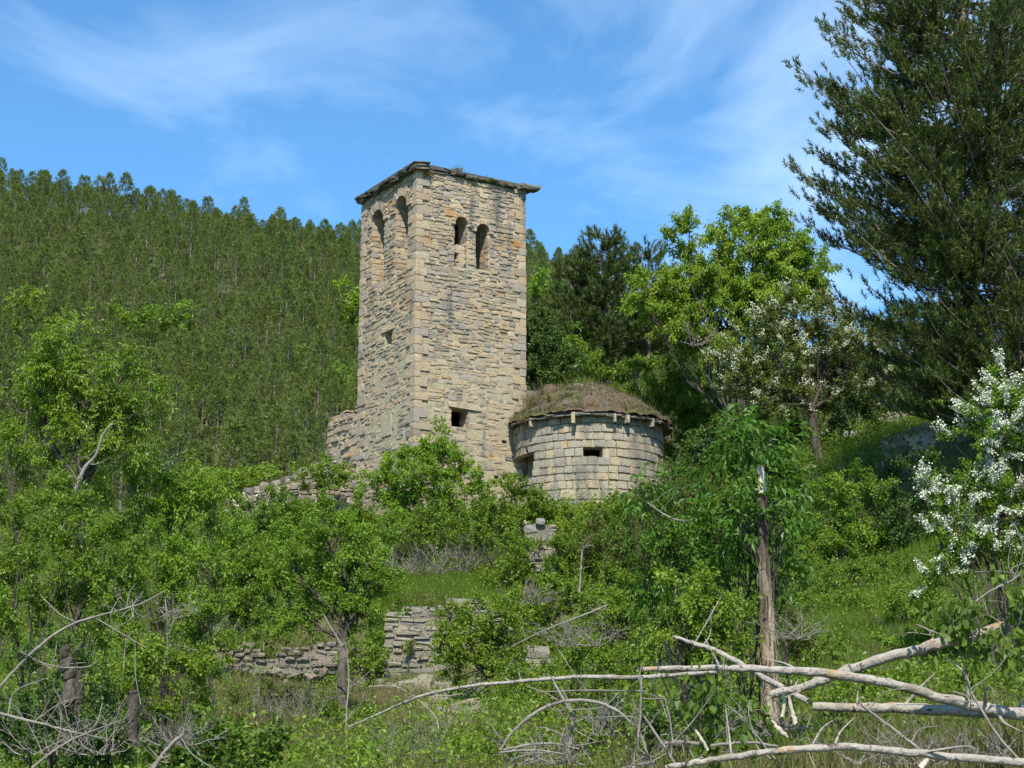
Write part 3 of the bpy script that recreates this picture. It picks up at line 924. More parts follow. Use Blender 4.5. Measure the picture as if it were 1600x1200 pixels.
# heavy capping stones on the low end of the nave wall
inv0 = None
for i, (p, q, w_) in enumerate(((382, 768, .5), (396, 764, .42), (409, 761, .5), (424, 757, .56), (440, 750, .5), (455, 744, .5), (468, 738, .45), (486, 731, .45), (500, 724, .4))):
    L_, z_ = uv(p, q, C0, DL, NL)
    c = C0 + DL * L_ - NL * .3
    o = link("boulder", P_DRK.me[i], loc=(c[0], c[1], z_))
    o.scale = (w_ * 1.3, .6, w_ * .72)
    o.rotation_euler = (random.uniform(-.3, .3), random.uniform(-.3, .3), ALPHA + random.uniform(1.2, 1.9))
    tag(o, ["dark end block at the low tip of the broken nave wall", "small rounded cap block second from the low tip of the nave wall", "rounded brown cap block in the middle of the nave wall row",
            "biggest dark cap block along the nave wall top", "flat pale cap slab above the dark blocks on the nave wall", "tilted cap slab below the leafy bush on the nave wall",
            "flat cap stone half under the leafy wall bush", "small cap stone behind the leafy wall bush", "uppermost cap stone where the nave wall steps up"][i], "stone", "cap stones along the broken nave wall")
fw = ground(452, 62)
a0 = at(452, 770, 62.0)
wall("garden_wall", "dark low wall below the leafy bush left of the tower", (a0[0], 62.0, 0), np.array([1., .12, 0]) / 1.0072, np.array([.12, -1., 0]) / 1.0072, 2.6, 9.2, at(500, 757, 62)[2] + .1, (.16, .24), (.25, .6), .3, .6, P_DRK,
     lambda x: at(500, 757, 62)[2] - .1 * abs(x - 1.2), M['mortar'], seed=10, proud=.05)
b0 = at(598, 1064, 44.45)
wall("retaining_wall", "dry stone terrace wall of grey blocks under the grass ledge", (b0[0], 44.45, 0), np.array([1., 0, 0]), np.array([0, -1., 0]), 3.5, at(650, 1068, 44.45)[2], at(700, 938, 44.45)[2], (.09, .2), (.2, .62), .35, .7, P_TER,
     lambda x: float(np.interp(x, [0, .25, .5, 1.9, 2.3, 2.9, 3.5], [at(0, q, 44.45)[2] for q in (985, 955, 944, 942, 932, 948, 965)])), M['dark_stone'], seed=11, proud=.05)
c0_ = at(330, 1046, 39.)
wall("terrace_wall", "low rubble wall across the slope at the top of the rough grass", (c0_[0], 39., 0), np.array([1., 0.02, 0]), np.array([0.02, -1., 0]), 3.6, at(400, 1052, 39.)[2], at(400, 1002, 39.)[2], (.09, .17), (.14, .4), .35, .6, P_DRK,
     lambda x: at(400, 1012, 39.)[2] + .12 * math.sin(x * 3.1) + .08 * math.sin(x * 8), M['dark_stone'], seed=12, proud=.07, skip=.0)
d0_ = at(818, 898, 47.)
wall("wall_stub", "short leaning stub of pale wall among the bushes below the apse", (d0_[0], 47., 0), np.array([1., 0, 0]), np.array([0, -1., 0]), .95, at(840, 905, 47.)[2], at(840, 806, 47.)[2], (.14, .3), (.24, .62), .45, .7, P_TER,
     lambda x: at(840, 808, 47.)[2] - .3 * max(0, x - .5) - .16 * (math.sin(x * 9) > .3), M['dark_stone'], seed=13, proud=.1, skip=.0)
e0_ = at(822, 1062, 37.)
wall("wall_remnant", "pale squared remnant of wall behind the long fallen stem", (e0_[0], 37., 0), np.array([1., 0, 0]), np.array([0, -1., 0]), .55, at(830, 1064, 37.)[2], at(830, 1003, 37.)[2], (.16, .34), (.2, .5), .4, .6, P_TER,
     lambda x: at(830, 1005, 37.)[2] - .2 * x, M['mortar'], seed=14)

# rubble boulders fallen below the terrace wall
BLAB = ["leftmost boulder of the top row below the terrace wall", "squat boulder second from the left in the top row below the terrace wall", "boulder right under the left corner of the terrace wall",
        "boulder in the middle of the row under the terrace wall", "boulder under the bush-covered end of the terrace wall", "small block tight against the left foot of the terrace wall",
        "rounded brown boulder at the right foot of the terrace wall", "boulder a step below the middle of the terrace wall", "small boulder below the left corner block", "small low boulder at the left of the rubble spill",
        "dark boulder in the heart of the rubble spill", "boulder just under the sweeping pale stem at the right of the spill", "boulder resting above the sweeping pale stem", "large pale boulder low in the middle of the spill",
        "large tilted boulder low and right in the spill", "boulder nearest the reddish trunk on the upper side", "boulder between the large tilted one and the reddish trunk", "small boulder beside the reddish trunk",
        "boulder low at the left of the large pale one", "broadest boulder at the bottom edge of the rubble spill", "small boulder at the lower left edge of the spill", "small boulder at the far left close to the crooked trunk",
        "last small boulder at the right end of the top row", "smallest stone in the lower left of the spill", "lowest boulder of the whole rubble spill"]
bspec = [(545, 1085, 30), (575, 1078, 38), (600, 1082, 34), (632, 1078, 32), (655, 1086, 36), (582, 1072, 24), (664, 1072, 34), (640, 1100, 30), (610, 1104, 28), (576, 1104, 26),
         (655, 1112, 34), (690, 1098, 32), (708, 1092, 30), (672, 1128, 42), (700, 1122, 40), (735, 1092, 30), (722, 1110, 30), (745, 1104, 26), (640, 1136, 36), (690, 1145, 46), (620, 1128, 26), (560, 1096, 24), (760, 1085, 24), (596, 1120, 22), (655, 1150, 34)]
for i, (p, q, w_) in enumerate(bspec):
    k = hit(p, q + 4, 27., 44.7)
    Yb = k[1]
    s = w_ / ppm(Yb, 4)
    k = k + np.array([0, 0, s * .12])
    pool = P_DRK if i % 3 else P_TER
    o = link("boulder", pool.me[i % 14], loc=tuple(k))
    o.scale = (s, s * .9, s * random.uniform(.55, .8))
    o.rotation_euler = (random.uniform(-.4, .4), random.uniform(-.35, .35), random.uniform(0, 3))
    tag(o, BLAB[i], "boulder", "boulders spilled below the terrace wall")
for i, (p, q, w_) in enumerate(((372, 1052, 22), (398, 1056, 18), (432, 1054, 26), (462, 1058, 22), (486, 1064, 30), (505, 1050, 24), (448, 1070, 16), (418, 1066, 14))):
    k = hit(p, q, 27., 39.2); w2 = w_ / ppm(k[1], 4)
    o = link("boulder", P_DRK.me[(i * 3) % 14], loc=tuple(k + np.array([0, 0, w2 * .1]))); o.scale = (w2, w2 * .8, w2 * .6); o.rotation_euler = (.2 * i, .1 * i, i)
    tag(o, ["stone fallen at the left foot of the low rubble wall", "second stone from the left at the foot of the low rubble wall", "largest stone before the middle of the low rubble wall", "stone right of the middle at the foot of the low rubble wall",
            "broad stone lying out in the grass before the low rubble wall", "stone at the right foot of the low rubble wall", "small stone half hidden in tan grass below the low rubble wall", "smallest stone in the tan grass below the low rubble wall"][i], "boulder", "stones fallen from the low rubble wall")
for (p, q, w_, Yb, pool, lab) in ((1252, 746, 24, 49.5, P_DRK, "dark round rock at the lip of the grassy bank"), (1268, 738, 26, 49.8, P_ASH, "small white-topped rock on the grassy bank"), (1284, 750, 38, 49.6, P_DRK, "broad brown rock under the bank edge"),
                                (1395, 660, 44, 50.5, P_DRK, "grey outcrop at the head of the sandy bank"), (1340, 690, 50, 50.2, P_DRK, "shaded outcrop between the hawthorn trunk and the sandy bank"),
                                (1500, 1155, 40, 17.0, P_TER, "pale stone on bare earth at the lower edge of the slope")):
    k = hit(p, q, Yb - 9, Yb + 9); s = w_ / ppm(k[1], 10)
    o = link("boulder", random.choice(pool.me), loc=tuple(k)); o.scale = (s, s * .8, s * .5); o.rotation_euler = (.15, .2, random.uniform(0, 3))
    tag(o, lab, "boulder")


# ------------------------------------------------------------------ foliage machinery
def leaf_faces(P, D, Lh, Wd, g, upb=.8, fold=.12, droop=.0, pointy=.45):
    n = len(P)
    Nn = unit(g.normal(0, 1, (n, 3)) + np.array([0, -.25, upb]))
    S = unit(np.cross(D, Nn)); Nn = np.cross(S, D)
    Lh = np.broadcast_to(np.asarray(Lh, float), (n,))[:, None]; Wd = np.broadcast_to(np.asarray(Wd, float), (n,))[:, None]
    mid = P + D * Lh * pointy
    tip = P + D * Lh - np.array([0, 0, 1.]) * Lh * droop
    V = np.stack([P, mid + S * Wd * .5 + Nn * Lh * fold, tip, mid - S * Wd * .5 + Nn * Lh * fold], 1)
    return V.reshape(-1, 3)


def quads_to_tris(n):
    b = np.arange(n)[:, None] * 4
    return np.concatenate([b + np.array([[0, 1, 2]]), b + np.array([[0, 2, 3]])])


def canopy(lobes, cover, clr, leaf, wid, g, compound=False, out=.55, upb=.7, droop=.1, shell=.42, gap=.12, k=5, dirup=.45):
    """Leaf vertices for a list of ellipsoid lobes (centre, radii). Returns V, clump attribute, cluster centres per lobe."""
    Vs, At, cen = [], [], []
    for (c, r) in lobes:
        c = np.asarray(c, float); r = np.asarray(r, float)
        area = math.pi * r[0] * r[2]
        nl = int(cover * area / (leaf * wid * .5 * (1.6 if compound else 1.0)))
        ncl = max(6, int(area / (clr * clr) * 1.15))
        q = unit(g.normal(0, 1, (ncl, 3))) * (g.random((ncl, 1)) ** shell)
        lump = 1 + .16 * np.sin(q[:, :1] * 6 + g.random() * 6) * np.cos(q[:, 2:3] * 7 + g.random() * 6)
        cc = c + q * r * lump
        keep = g.random(ncl) > gap
        cc = cc[keep]; q = q[keep]
        ncl = len(cc)
        o = unit(unit(q * r) * out + np.array([0, 0, dirup]) + g.normal(0, .35, (ncl, 3)))
        tw = unit(o[:, None, :] + g.normal(0, .75, (ncl, k, 3)))
        tl = clr * g.uniform(.7, 1.45, (ncl, k))
        ci = g.integers(0, ncl, nl); ti = g.integers(0, k, nl)
        t = g.random(nl) ** .75
        D0 = tw[ci, ti]
        P = cc[ci] + D0 * (tl[ci, ti] * t)[:, None] + g.normal(0, clr * .13, (nl, 3))
        P[:, 2] -= droop * clr * (t ** 2)
        D = unit(D0 * .55 + g.normal(0, .62, (nl, 3)) + np.array([0, 0, -droop * 2.2]))
        ca = g.random(ncl)
        a_ = ca[ci]
        if compound:
            n_ = nl // 5
            P, D, a_ = P[:n_], D[:n_], a_[:n_]
            Nn = unit(g.normal(0, .5, (n_, 3)) + np.array([0, -.2, 1.0])); S = unit(np.cross(D, Nn))
            LL = leaf * 2.1
            for (f, sd, fw) in ((.3, 1, .6), (.3, -1, .6), (.68, 1, .75), (.68, -1, .75), (.92, 0, 1)):
                dd = unit(D * fw + S * sd * .85 + np.array([0, 0, -.22]))
                V = leaf_faces(P + D * (LL * f), dd, leaf * g.uniform(.75, 1.2, n_), wid * g.uniform(.8, 1.15, n_), g, upb=1.6, droop=.22, fold=.1)
                Vs.append(V); At.append(np.repeat(a_, 4))
        else:
            V = leaf_faces(P, D, leaf * g.uniform(.65, 1.25, nl), wid * g.uniform(.7, 1.2, nl), g, upb=upb, droop=droop * .6)
            Vs.append(V); At.append(np.repeat(a_, 4))
        cen.append(cc)
    return np.concatenate(Vs), np.concatenate(At), cen


def limb(p0, p1, r0, r1, g, n=6, sag=0.0, jit=.04):
    p0 = np.asarray(p0, float); p1 = np.asarray(p1, float)
    d = np.linalg.norm(p1 - p0)
    t = np.linspace(0, 1, n)[:, None]
    P = p0 + (p1 - p0) * t
    b = unit(g.normal(0, 1, 3)) * d * .09
    P = P + np.sin(t * math.pi) * b + np.sin(t * math.pi) * np.array([0, 0, sag * d])
    P[1:-1] += g.normal(0, jit * d * .3, (n - 2, 3))
    return P, np.linspace(r0, r1, n)


def skeleton(base, lobes, cen, g, tr, fork=.35, stems=1, nb=14, lean=None):
    """Trunk or several stems, a limb to each lobe, branches to leaf clusters."""
    lines = []
    base = np.asarray(base, float)
    ctr = np.mean([l[0] for l in lobes], axis=0)
    fk = base + (ctr - base) * fork if lean is None else np.asarray(lean, float)
    if stems == 1:
        tp = curve([base - [0, 0, .3], base, base * .45 + fk * .55 + g.normal(0, .05, 3) * [1, 1, 0], fk], 4)
        rad = np.linspace(tr * 1.15, tr * .72, len(tp)); rad[:3] *= np.array([1.5, 1.35, 1.15])
        lines.append((tp, rad))
    for (c, r), cc in zip(lobes, cen):
        s0 = fk if stems == 1 else base + np.append(g.normal(0, .18, 2), 0) - [0, 0, .1]
        e = np.asarray(c) + np.array([0, 0, r[2] * .35])
        P, rd = limb(s0, e, tr * (.48 if stems == 1 else .5), tr * .12, g, 8, jit=.07)
        lines.append((P, rd))
        for i in g.permutation(len(cc))[:nb]:
            j = int(g.integers(2, 7))
            lines.append(limb(P[j], cc[i], rd[j] * .42, max(.003, tr * .035), g, 5, jit=.09))
    return lines


def plant(name, label, cat, px, Y, lobes_px, leaf, wid, mat, cover=3.6, clr=.32, tr=.06, stems=3, bark='bark', group=None, seed=0, compound=False,
          blossom=0.0, bmat='blossom', bsize=.05, upb=.7, droop=.1, gap=.12, nb=14, fork=.35, base=None, shell=.42, depth=.8, lean_px=None, dirup=.45, k=5, bper=46):
    g = np.random.default_rng(1000 + seed)
    b = ground(px, Y) if base is None else np.asarray(base, float)
    lobes = []
    for l in lobes_px:
        yy = Y + (l[4] if len(l) > 4 else 0)
        c = at(l[0], l[1], yy)
        m = 1 / ppm(yy, c[2])
        lobes.append((c - b, (l[2] * m, l[2] * m * depth, l[3] * m)))
    V, A, cen = canopy(lobes, cover, clr, leaf, wid, g, compound, upb=upb, droop=droop, gap=gap, shell=shell, dirup=dirup, k=k)
    r_ = root(name, b, label, cat, group)
    link("crown", mesh_np("crown", V, [quads_to_tris(len(V) // 4)], mat, attr=A), r_)
    lean = None if lean_px is None else at(lean_px[0], lean_px[1], Y) - b
    Vt, Ft = tubes(skeleton((0, 0, 0), lobes, cen, g, tr, fork, stems, nb, lean), 6 if tr > .09 else 4, cap=False)
    link("trunk" if stems == 1 else "stems", mesh_np("stems", Vt, Ft, M[bark], True), r_)
    if blossom:
        allc = np.concatenate(cen)
        nb_ = int(len(allc) * blossom)
        pick = g.permutation(np.arange(nb_) % len(allc))
        cc = allc[pick]
        lc = np.concatenate([np.repeat(np.asarray(l[0])[None], len(c_), 0) for l, c_ in zip(lobes, cen)])[pick]
        o = unit(unit(cc - lc) * .7 + np.array([0, -.3, .35]) + g.normal(0, .2, (nb_, 3)))
        pts = []
        per = bper
        t = g.random((nb_, per, 1)) * 1.5
        bp = cc[:, None, :] + o[:, None, :] * clr * t + g.normal(0, clr * .1, (nb_, per, 3)) + np.array([0, 0, clr * .1])
        bp = bp.reshape(-1, 3)
        d = unit(g.normal(0, 1, bp.shape))
        Vb = leaf_faces(bp - d * bsize * .5, d, bsize * g.uniform(.7, 1.3, len(bp)), bsize * .95, g, upb=1.0, pointy=.5)
        link("blossom", mesh_np("blossom", Vb, [quads_to_tris(len(Vb) // 4)], M[bmat]), r_)
    return r_


def tuft_needles(c, d, n, ln, wd, stem, g, spread=.75):
    """Bottle-brush tufts: c (m,3) bases, d (m,3) axes. One triangle per needle."""
    m = len(c)
    t = g.random((m, n, 1))
    rad = unit(g.normal(0, 1, (m, n, 3)))
    D = unit(d[:, None, :] * (.55 + .4 * t) + rad * spread)
    P = c[:, None, :] + d[:, None, :] * (t * stem)
    S = unit(np.cross(D, g.normal(0, 1, (m, n, 3)))) * wd * .5
    L_ = ln * g.uniform(.75, 1.15, (m, n, 1))
    V = np.stack([P - S, P + S, P + D * L_], 2).reshape(-1, 3)
    A = np.repeat(g.random(m), n * 3)
    return V, A


def small_pine(seed, h=9.0, rad=1.5, base=.3, nt=210, per=12, ln=.5, wd=.085):
    """Slender hillside pine: returns crown V, attr and trunk lines, local coordinates."""
    g = np.random.default_rng(seed)
    t = g.random(nt) ** .85
    z = h * (base + (1 - base) * t)
    rmax = rad * np.clip((1 - t), 0, 1) ** .62 * (.55 + .45 * np.clip(t / .15, 0, 1)) + .1
    ph = g.random(nt) * 6.283
    rr = rmax * np.sqrt(g.uniform(.12, 1, nt))
    c = np.stack([np.cos(ph) * rr, np.sin(ph) * rr, z + rr * .18 + g.normal(0, .1, nt)], -1)
    d = unit(np.stack([np.cos(ph) * .55, np.sin(ph) * .55, np.full(nt, .75)], -1) + g.normal(0, .15, (nt, 3)))
    c = np.vstack([c, [[0, 0, h - .5], [0, 0, h - .15]]]); d = np.vstack([d, [[0, 0, 1.], [0, 0, 1.]]])
    V, A = tuft_needles(c, d, per, ln, wd, .4, g)
    lines = [(np.array([[0, 0, -.6], [g.normal(0, .06), g.normal(0, .06), h * .45], [0, 0, h - .1]]), np.array([.15, .1, .025]))]
    for i in range(0, nt, 4):
        lines.append((np.array([[0, 0, c[i, 2] - rr[i] * .3], c[i]]), np.array([.025, .012])))
    for i in range(9):
        zz_ = h * g.uniform(.1, base); p_ = g.random() * 6.28; q_ = g.uniform(.4, 1.2)
        lines.append((np.array([[0, 0, zz_], [math.cos(p_) * q_, math.sin(p_) * q_, zz_ + .05]]), np.array([.025, .01])))
    return V, A, lines


def scatter(name, label, pts_, rot, scl, meshes, seed):
    """One stuff object: copies of a few small meshes on points (geometry nodes)."""
    g = np.random.default_rng(seed)
    col = bpy.data.collections.new(name + "_sources")
    for m in meshes:
        col.objects.link(bpy.data.objects.new(name + "_piece", m))
    me = bpy.data.meshes.new(name)
    me.vertices.add(len(pts_))
    me.vertices.foreach_set("co", np.ascontiguousarray(pts_, dtype=np.float32).ravel())
    for an, ty, va in (("rot", 'FLOAT', rot), ("scl", 'FLOAT', scl), ("pick", 'INT', g.integers(0, len(meshes), len(pts_)))):
        a_ = me.attributes.new(an, ty, 'POINT')
        a_.data.foreach_set("value", np.ascontiguousarray(va, dtype=np.int32 if ty == 'INT' else np.float32))
    me.update()
    o = link(name, me)
    nt = bpy.data.node_groups.new(name, 'GeometryNodeTree')
    nt.interface.new_socket("Geometry", in_out='INPUT', socket_type='NodeSocketGeometry')
    nt.interface.new_socket("Geometry", in_out='OUTPUT', socket_type='NodeSocketGeometry')
    N = nt.nodes.new
    gi, go, ip, ci = N("NodeGroupInput"), N("NodeGroupOutput"), N("GeometryNodeInstanceOnPoints"), N("GeometryNodeCollectionInfo")
    ci.inputs["Collection"].default_value = col
    ci.inputs["Separate Children"].default_value = True
    ci.inputs["Reset Children"].default_value = True

    def attr(an, ty):
        n = N("GeometryNodeInputNamedAttribute"); n.data_type = ty; n.inputs["Name"].default_value = an
        return n.outputs["Attribute"]
    cx = N("ShaderNodeCombineXYZ")
    L = nt.links.new
    L(gi.outputs[0], ip.inputs["Points"]); L(ci.outputs[0], ip.inputs["Instance"])
    ip.inputs["Pick Instance"].default_value = True
    L(attr("pick", 'INT'), ip.inputs["Instance Index"])
    L(attr("rot", 'FLOAT'), cx.inputs[2]); L(cx.outputs[0], ip.inputs["Rotation"])
    L(attr("scl", 'FLOAT'), ip.inputs["Scale"])
    L(ip.outputs[0], go.inputs[0])
    md = o.modifiers.new("scatter", 'NODES')
    md.node_group = nt
    return tag(o, label, None, None, "stuff")


# ------------------------------------------------------------------ the forested hill
variants = []
for s in range(9):
    V, A, ln_ = small_pine(50 + s, h=[8.5, 9.5, 7.6, 10.2, 8.9, 7.0, 9.9, 8.2, 11.][s], rad=[2.3, 2.7, 2.1, 2.4, 2.8, 2.0, 2.2, 2.6, 2.15][s], base=[.22, .3, .18, .36, .25, .12, .42, .2, .34][s])
    tv, tf = tubes(ln_, 4, cap=False)
    variants.append((V, A, tv, tf, mesh_np("crown", V, [np.arange(len(V)).reshape(-1, 3)], M['hill_pine'], attr=A), mesh_np("trunk", tv, tf, M['pine_bark'])))
gF = np.random.default_rng(77)
pts = []
y = 101.0
while y < 262:
    st = 2.0 + (y - 100) * .0025
    x0, x1 = -.47 * y, .3 * y
    xs = np.arange(x0, x1, st * 1.02) + gF.normal(0, st * .3, len(np.arange(x0, x1, st * 1.02)))
    for x in xs:
        pts.append((x, y + gF.normal(0, st * .28)))
    y += st
pts = np.array(pts)
pts = pts[gF.random(len(pts)) > .05]
pz = H(pts[:, 0], pts[:, 1])
prop = pts[:, 1]
order = np.argsort(prop)
NIND = 292
px_ = 800 + F * pts[:, 0] / (pts[:, 1] * CP + (pz - EYE) * SP)
seen = [i for i in order if -10 < px_[i] < 990 and not (590 < px_[i] < 812)][:NIND]
seenset = set(seen)
for i in seen:
    k = int(gF.integers(0, 9)); sc = (gF.uniform(.32, .54) + .16 * (gF.random() < .15))
    r_ = root("pine_tree", (pts[i, 0], pts[i, 1], pz[i]), "slender young pine in the plantation covering the hillside", "pine tree", "pines on the hillside plantation")
    r_.rotation_euler = (gF.normal(0, .02), gF.normal(0, .02), gF.random() * 6.28); r_.scale = (sc, sc, sc * gF.uniform(.92, 1.12))
    link("crown", variants[k][4], r_); link("trunk", variants[k][5], r_)
rest = np.array([i for i in range(len(pts)) if i not in seenset and -480 < px_[i] < 1560])
joined = []
for (V, A, tv, tf, _, _) in variants:
    m = mesh_np("far_pine", np.vstack([V, tv]), [np.arange(len(V)).reshape(-1, 3), tf[0] + len(V)], M['hill_pine'], attr=np.concatenate([A, np.zeros(len(tv))]))
    m.materials.append(M['pine_bark'])
    mi = np.zeros(len(m.polygons), np.int32); mi[len(V) // 3:] = 1
    m.polygons.foreach_set("material_index", mi)
    joined.append(m)
scatter("pine_forest", "dense far part of the pine plantation up to the ridge", np.stack([pts[rest, 0], pts[rest, 1], pz[rest]], -1), gF.random(len(rest)) * 6.28, gF.uniform(.32, .54, len(rest)) + .16 * (gF.random(len(rest)) < .15), joined, 5)

# broadleaf trees scattered among the pines
for i, (p, q, rx, ry, Y, mt, lab) in enumerate((
        (268, 508, 52, 34, 104, 'leaf_bright', "bright green broadleaf tree standing out against the pine slope"),
        (185, 505, 34, 26, 108, 'leaf_mid', "rounded green tree beside the brightest tree on the pine slope"),
        (45, 490, 42, 34, 100, 'leaf_mid', "broadleaf tree among shaded pines near the frame edge"),
        (330, 605, 30, 34, 98, 'leaf_bright', "light green sapling clump low on the pine slope"),
        (543, 470, 26, 44, 110, 'leaf_lime', "yellow-green tree close beside the tower on the pine slope"),
        (530, 590, 24, 26, 100, 'leaf_bright', "small bright tree low on the slope beside the tower"),
        (470, 560, 20, 18, 104, 'leaf_lime', "tiny yellow-green tree amid pines mid slope"),
        (850, 455, 36, 36, 96, 'leaf_bright', "soft green tree on the slope just right of the tower"),
        (880, 520, 34, 30, 90, 'leaf_mid', "low green tree between the tower and the lone pine"))):
    hp = hit(p, q + ry + 26, 84., 236.)
    Y = min(hp[1], 228.)
    plant("broadleaf_tree", lab, "tree", p, Y, [(p, q, rx, ry), (p - rx * .5, q + ry * .6, rx * .7, ry * .6), (p + rx * .5, q + ry * .7, rx * .7, ry * .6), (p, q + ry * 1.1, rx * .8, ry * .5)], .0021 * Y, .0014 * Y, M[mt], cover=2.8, clr=.006 * Y, tr=.14, stems=1, seed=200 + i, nb=4, fork=.6)

# ------------------------------------------------------------------ larger trees round the church
def big_pine(label, trunk_px, Y, prof, seed, rtrunk, whorl=.5, per=5, crown_from=0.2, needles=27, sparse=1.0, tlen=.24, nlen=.15, nwd=.024, mat='pine'):
    """trunk_px: photo points from base to tip; prof(s): branch length in metres along the trunk (s=0 base, 1 tip)."""
    g = np.random.default_rng(seed)
    P = curve([at(p, q, Y) for p, q in trunk_px], 10)
    b = P[0].copy()
    P = P - b
    s = np.linspace(0, 1, len(P))
    hgt = P[-1, 2]
    lines = [(P, rtrunk * (1 - s) ** .8 + .02)]
    tc_, td_ = [], []
    z = crown_from * hgt
    ph = 0
    while z < hgt * .985:
        s_ = z / hgt
        o = np.array([np.interp(z, P[:, 2], P[:, 0]), np.interp(z, P[:, 2], P[:, 1]), z])
        k = per if s_ < .9 else 4
        for i in range(k):
            ph += 2.4 + g.normal(0, .25)
            Ln = prof(s_) * g.uniform(.72, 1.12)
            if Ln < .15: continue
            oz = o + [0, 0, g.normal(0, whorl * .3)]
            el = g.normal(.05, .12) + .5 * max(0, s_ - .75)
            hd = np.array([math.cos(ph), math.sin(ph), 0])
            t = np.linspace(0, 1, 9)[:, None]
            side = np.array([-hd[1], hd[0], 0])
            br = oz + hd * Ln * t + np.array([0, 0, 1.]) * Ln * (math.tan(el) * t - .22 * t * (1 - t) * 2 + .16 * t ** 3) + side * (np.sin(t * 3) * g.normal(0, .06) * Ln)
            lines.append((br, np.linspace(.02 * (Ln / 3) + .012, .01, 9)))
            nb_ = max(4, int(Ln * 6.2 * sparse))
            for j in range(nb_):
                u = g.uniform(.16, 1.0) ** .9 if j else 1.0
                f = u * 8; i0 = min(7, int(f)); pt = br[i0] * (1 - (f - i0)) + br[i0 + 1] * (f - i0)
                sd = 1 if j % 2 else -1
                bl = (.28 + .34 * Ln * (1 - u)) * g.uniform(.6, 1.2)
                dd = unit(hd * .75 + side * sd * g.uniform(.3, .95) * (j > 0) + np.array([0, 0, g.uniform(.05, .5)]))
                e = pt + dd * bl
                if j % 2: lines.append((np.array([pt, e]), np.array([.01, .007])))
                nt_ = max(1, int(bl / .16))
                for q in range(nt_):
                    w = (q + 1) / nt_
                    tc_.append(pt + dd * bl * w + g.normal(0, .04, 3)); td_.append(unit(dd * .7 + np.array([0, 0, .85]) + g.normal(0, .2, 3)))
        z += whorl * g.uniform(.75, 1.25) * (1 if s_ < .8 else .7)
    tc_ = np.array(tc_); td_ = np.array(td_)
    q_ = tc_ + b
    dep = q_[:, 1] * CP + (q_[:, 2] - EYE) * SP
    qy = 600 - F * (-q_[:, 1] * SP + (q_[:, 2] - EYE) * CP) / dep
    qx = 800 + F * q_[:, 0] / dep
    kp = (g.random(len(q_)) < .4) | ((qy > -50) & (qx < 1700))      # fewer tufts on the boughs well outside the view
    tc_, td_ = tc_[kp], td_[kp]
    V, A = tuft_needles(np.array(tc_), np.array(td_), needles, nlen, nwd, tlen, g, .68)
    r_ = root("pine_tree", b, label, "pine tree")
    link("crown", mesh_np("crown", V, [np.arange(len(V)).reshape(-1, 3)], M[mat], attr=A), r_)
    tv, tf = tubes(lines, 5, cap=False)
    link("trunk", mesh_np("trunk", tv, tf, M['pine_bark'], True), r_)
    return len(V) // 3


n_a = big_pine("huge dark pine leaning over the slope, trunk showing between the boughs", [(1612, 690), (1598, 545), (1566, 408), (1530, 262), (1504, 23), (1488, -130), (1480, -300)], 40.,
         lambda s: float(np.interp(s, [0, .12, .3, .45, .6, .75, .9, 1], [3.2, 4.1, 4.3, 4.3, 3.5, 2.6, 1.5, .3])), 3, .27, whorl=.36, per=8, crown_from=.05)
n_b = big_pine("second tall pine behind the leaning pine, mostly past the frame edge", [(1735, 700), (1725, 500), (1712, 250), (1700, 0), (1690, -220)], 44.,
         lambda s: float(np.interp(s, [0, .15, .4, .7, 1], [3., 4., 4.2, 3, .3])), 4, .28, whorl=.5, per=6, crown_from=.1, sparse=.7, needles=18)
big_pine("lone pine with upswept bushy top rising beyond the apse roof", [(938, 640), (940, 560), (942, 470), (941, 366)], 78., lambda s: float(np.interp(s, [0, .3, .6, .8, .93, 1], [2.2, 2.3, 1.9, 1.5, .8, .2])), 5, .2, whorl=.55, per=5, crown_from=.15, needles=36, nlen=.26, nwd=.036, tlen=.42, sparse=1.35)
big_pine("small dark pine tip showing above the yellow-green walnut", [(1012, 600), (1012, 480), (1014, 386)], 80., lambda s: float(np.interp(s, [0, .5, .9, 1], [2., 1.5, .7, .2])), 6, .16, whorl=.55, per=5, crown_from=.2, needles=36, nlen=.26, nwd=.036, tlen=.42, sparse=1.35)
big_pine("bushy pine left of the lone pine, below the ridge", [(893, 620), (893, 520), (893, 412)], 84., lambda s: float(np.interp(s, [0, .5, .9, 1], [2., 1.7, .8, .2])), 9, .16, whorl=.6, per=5, crown_from=.15, needles=32, nlen=.26, nwd=.036, tlen=.42, sparse=1.3)

plant("walnut_tree", "tall yellow-green walnut tree against the sky beside the big pine", "tree", 1165, 62,
      [(1150, 380, 66, 60), (1085, 425, 58, 64), (1225, 375, 62, 50), (1262, 430, 48, 56), (1175, 455, 84, 58), (1065, 500, 62, 58), (1120, 540, 76, 60), (1210, 500, 70, 50), (1020, 470, 42, 46), (1130, 460, 60, 50), (1078, 372, 36, 34), (1190, 352, 44, 36), (1240, 440, 56, 50), (1100, 470, 60, 60)],
      .13, .066, M['leaf_lime'], cover=4.5, clr=.6, tr=.17, stems=1, seed=1, droop=.3, gap=.05, nb=12, fork=.25, depth=.9, shell=.6)
plant("walnut_tree", "low spreading yellow-green tree hugging the apse roof", "tree", 1060, 66,
      [(1010, 600, 60, 44), (1085, 620, 74, 56), (1150, 640, 56, 52), (1050, 660, 60, 40), (1110, 680, 60, 40)], .14, .07, M['leaf_lime'], cover=4.2, clr=.5, tr=.12, stems=3, seed=2, droop=.35, gap=.08)
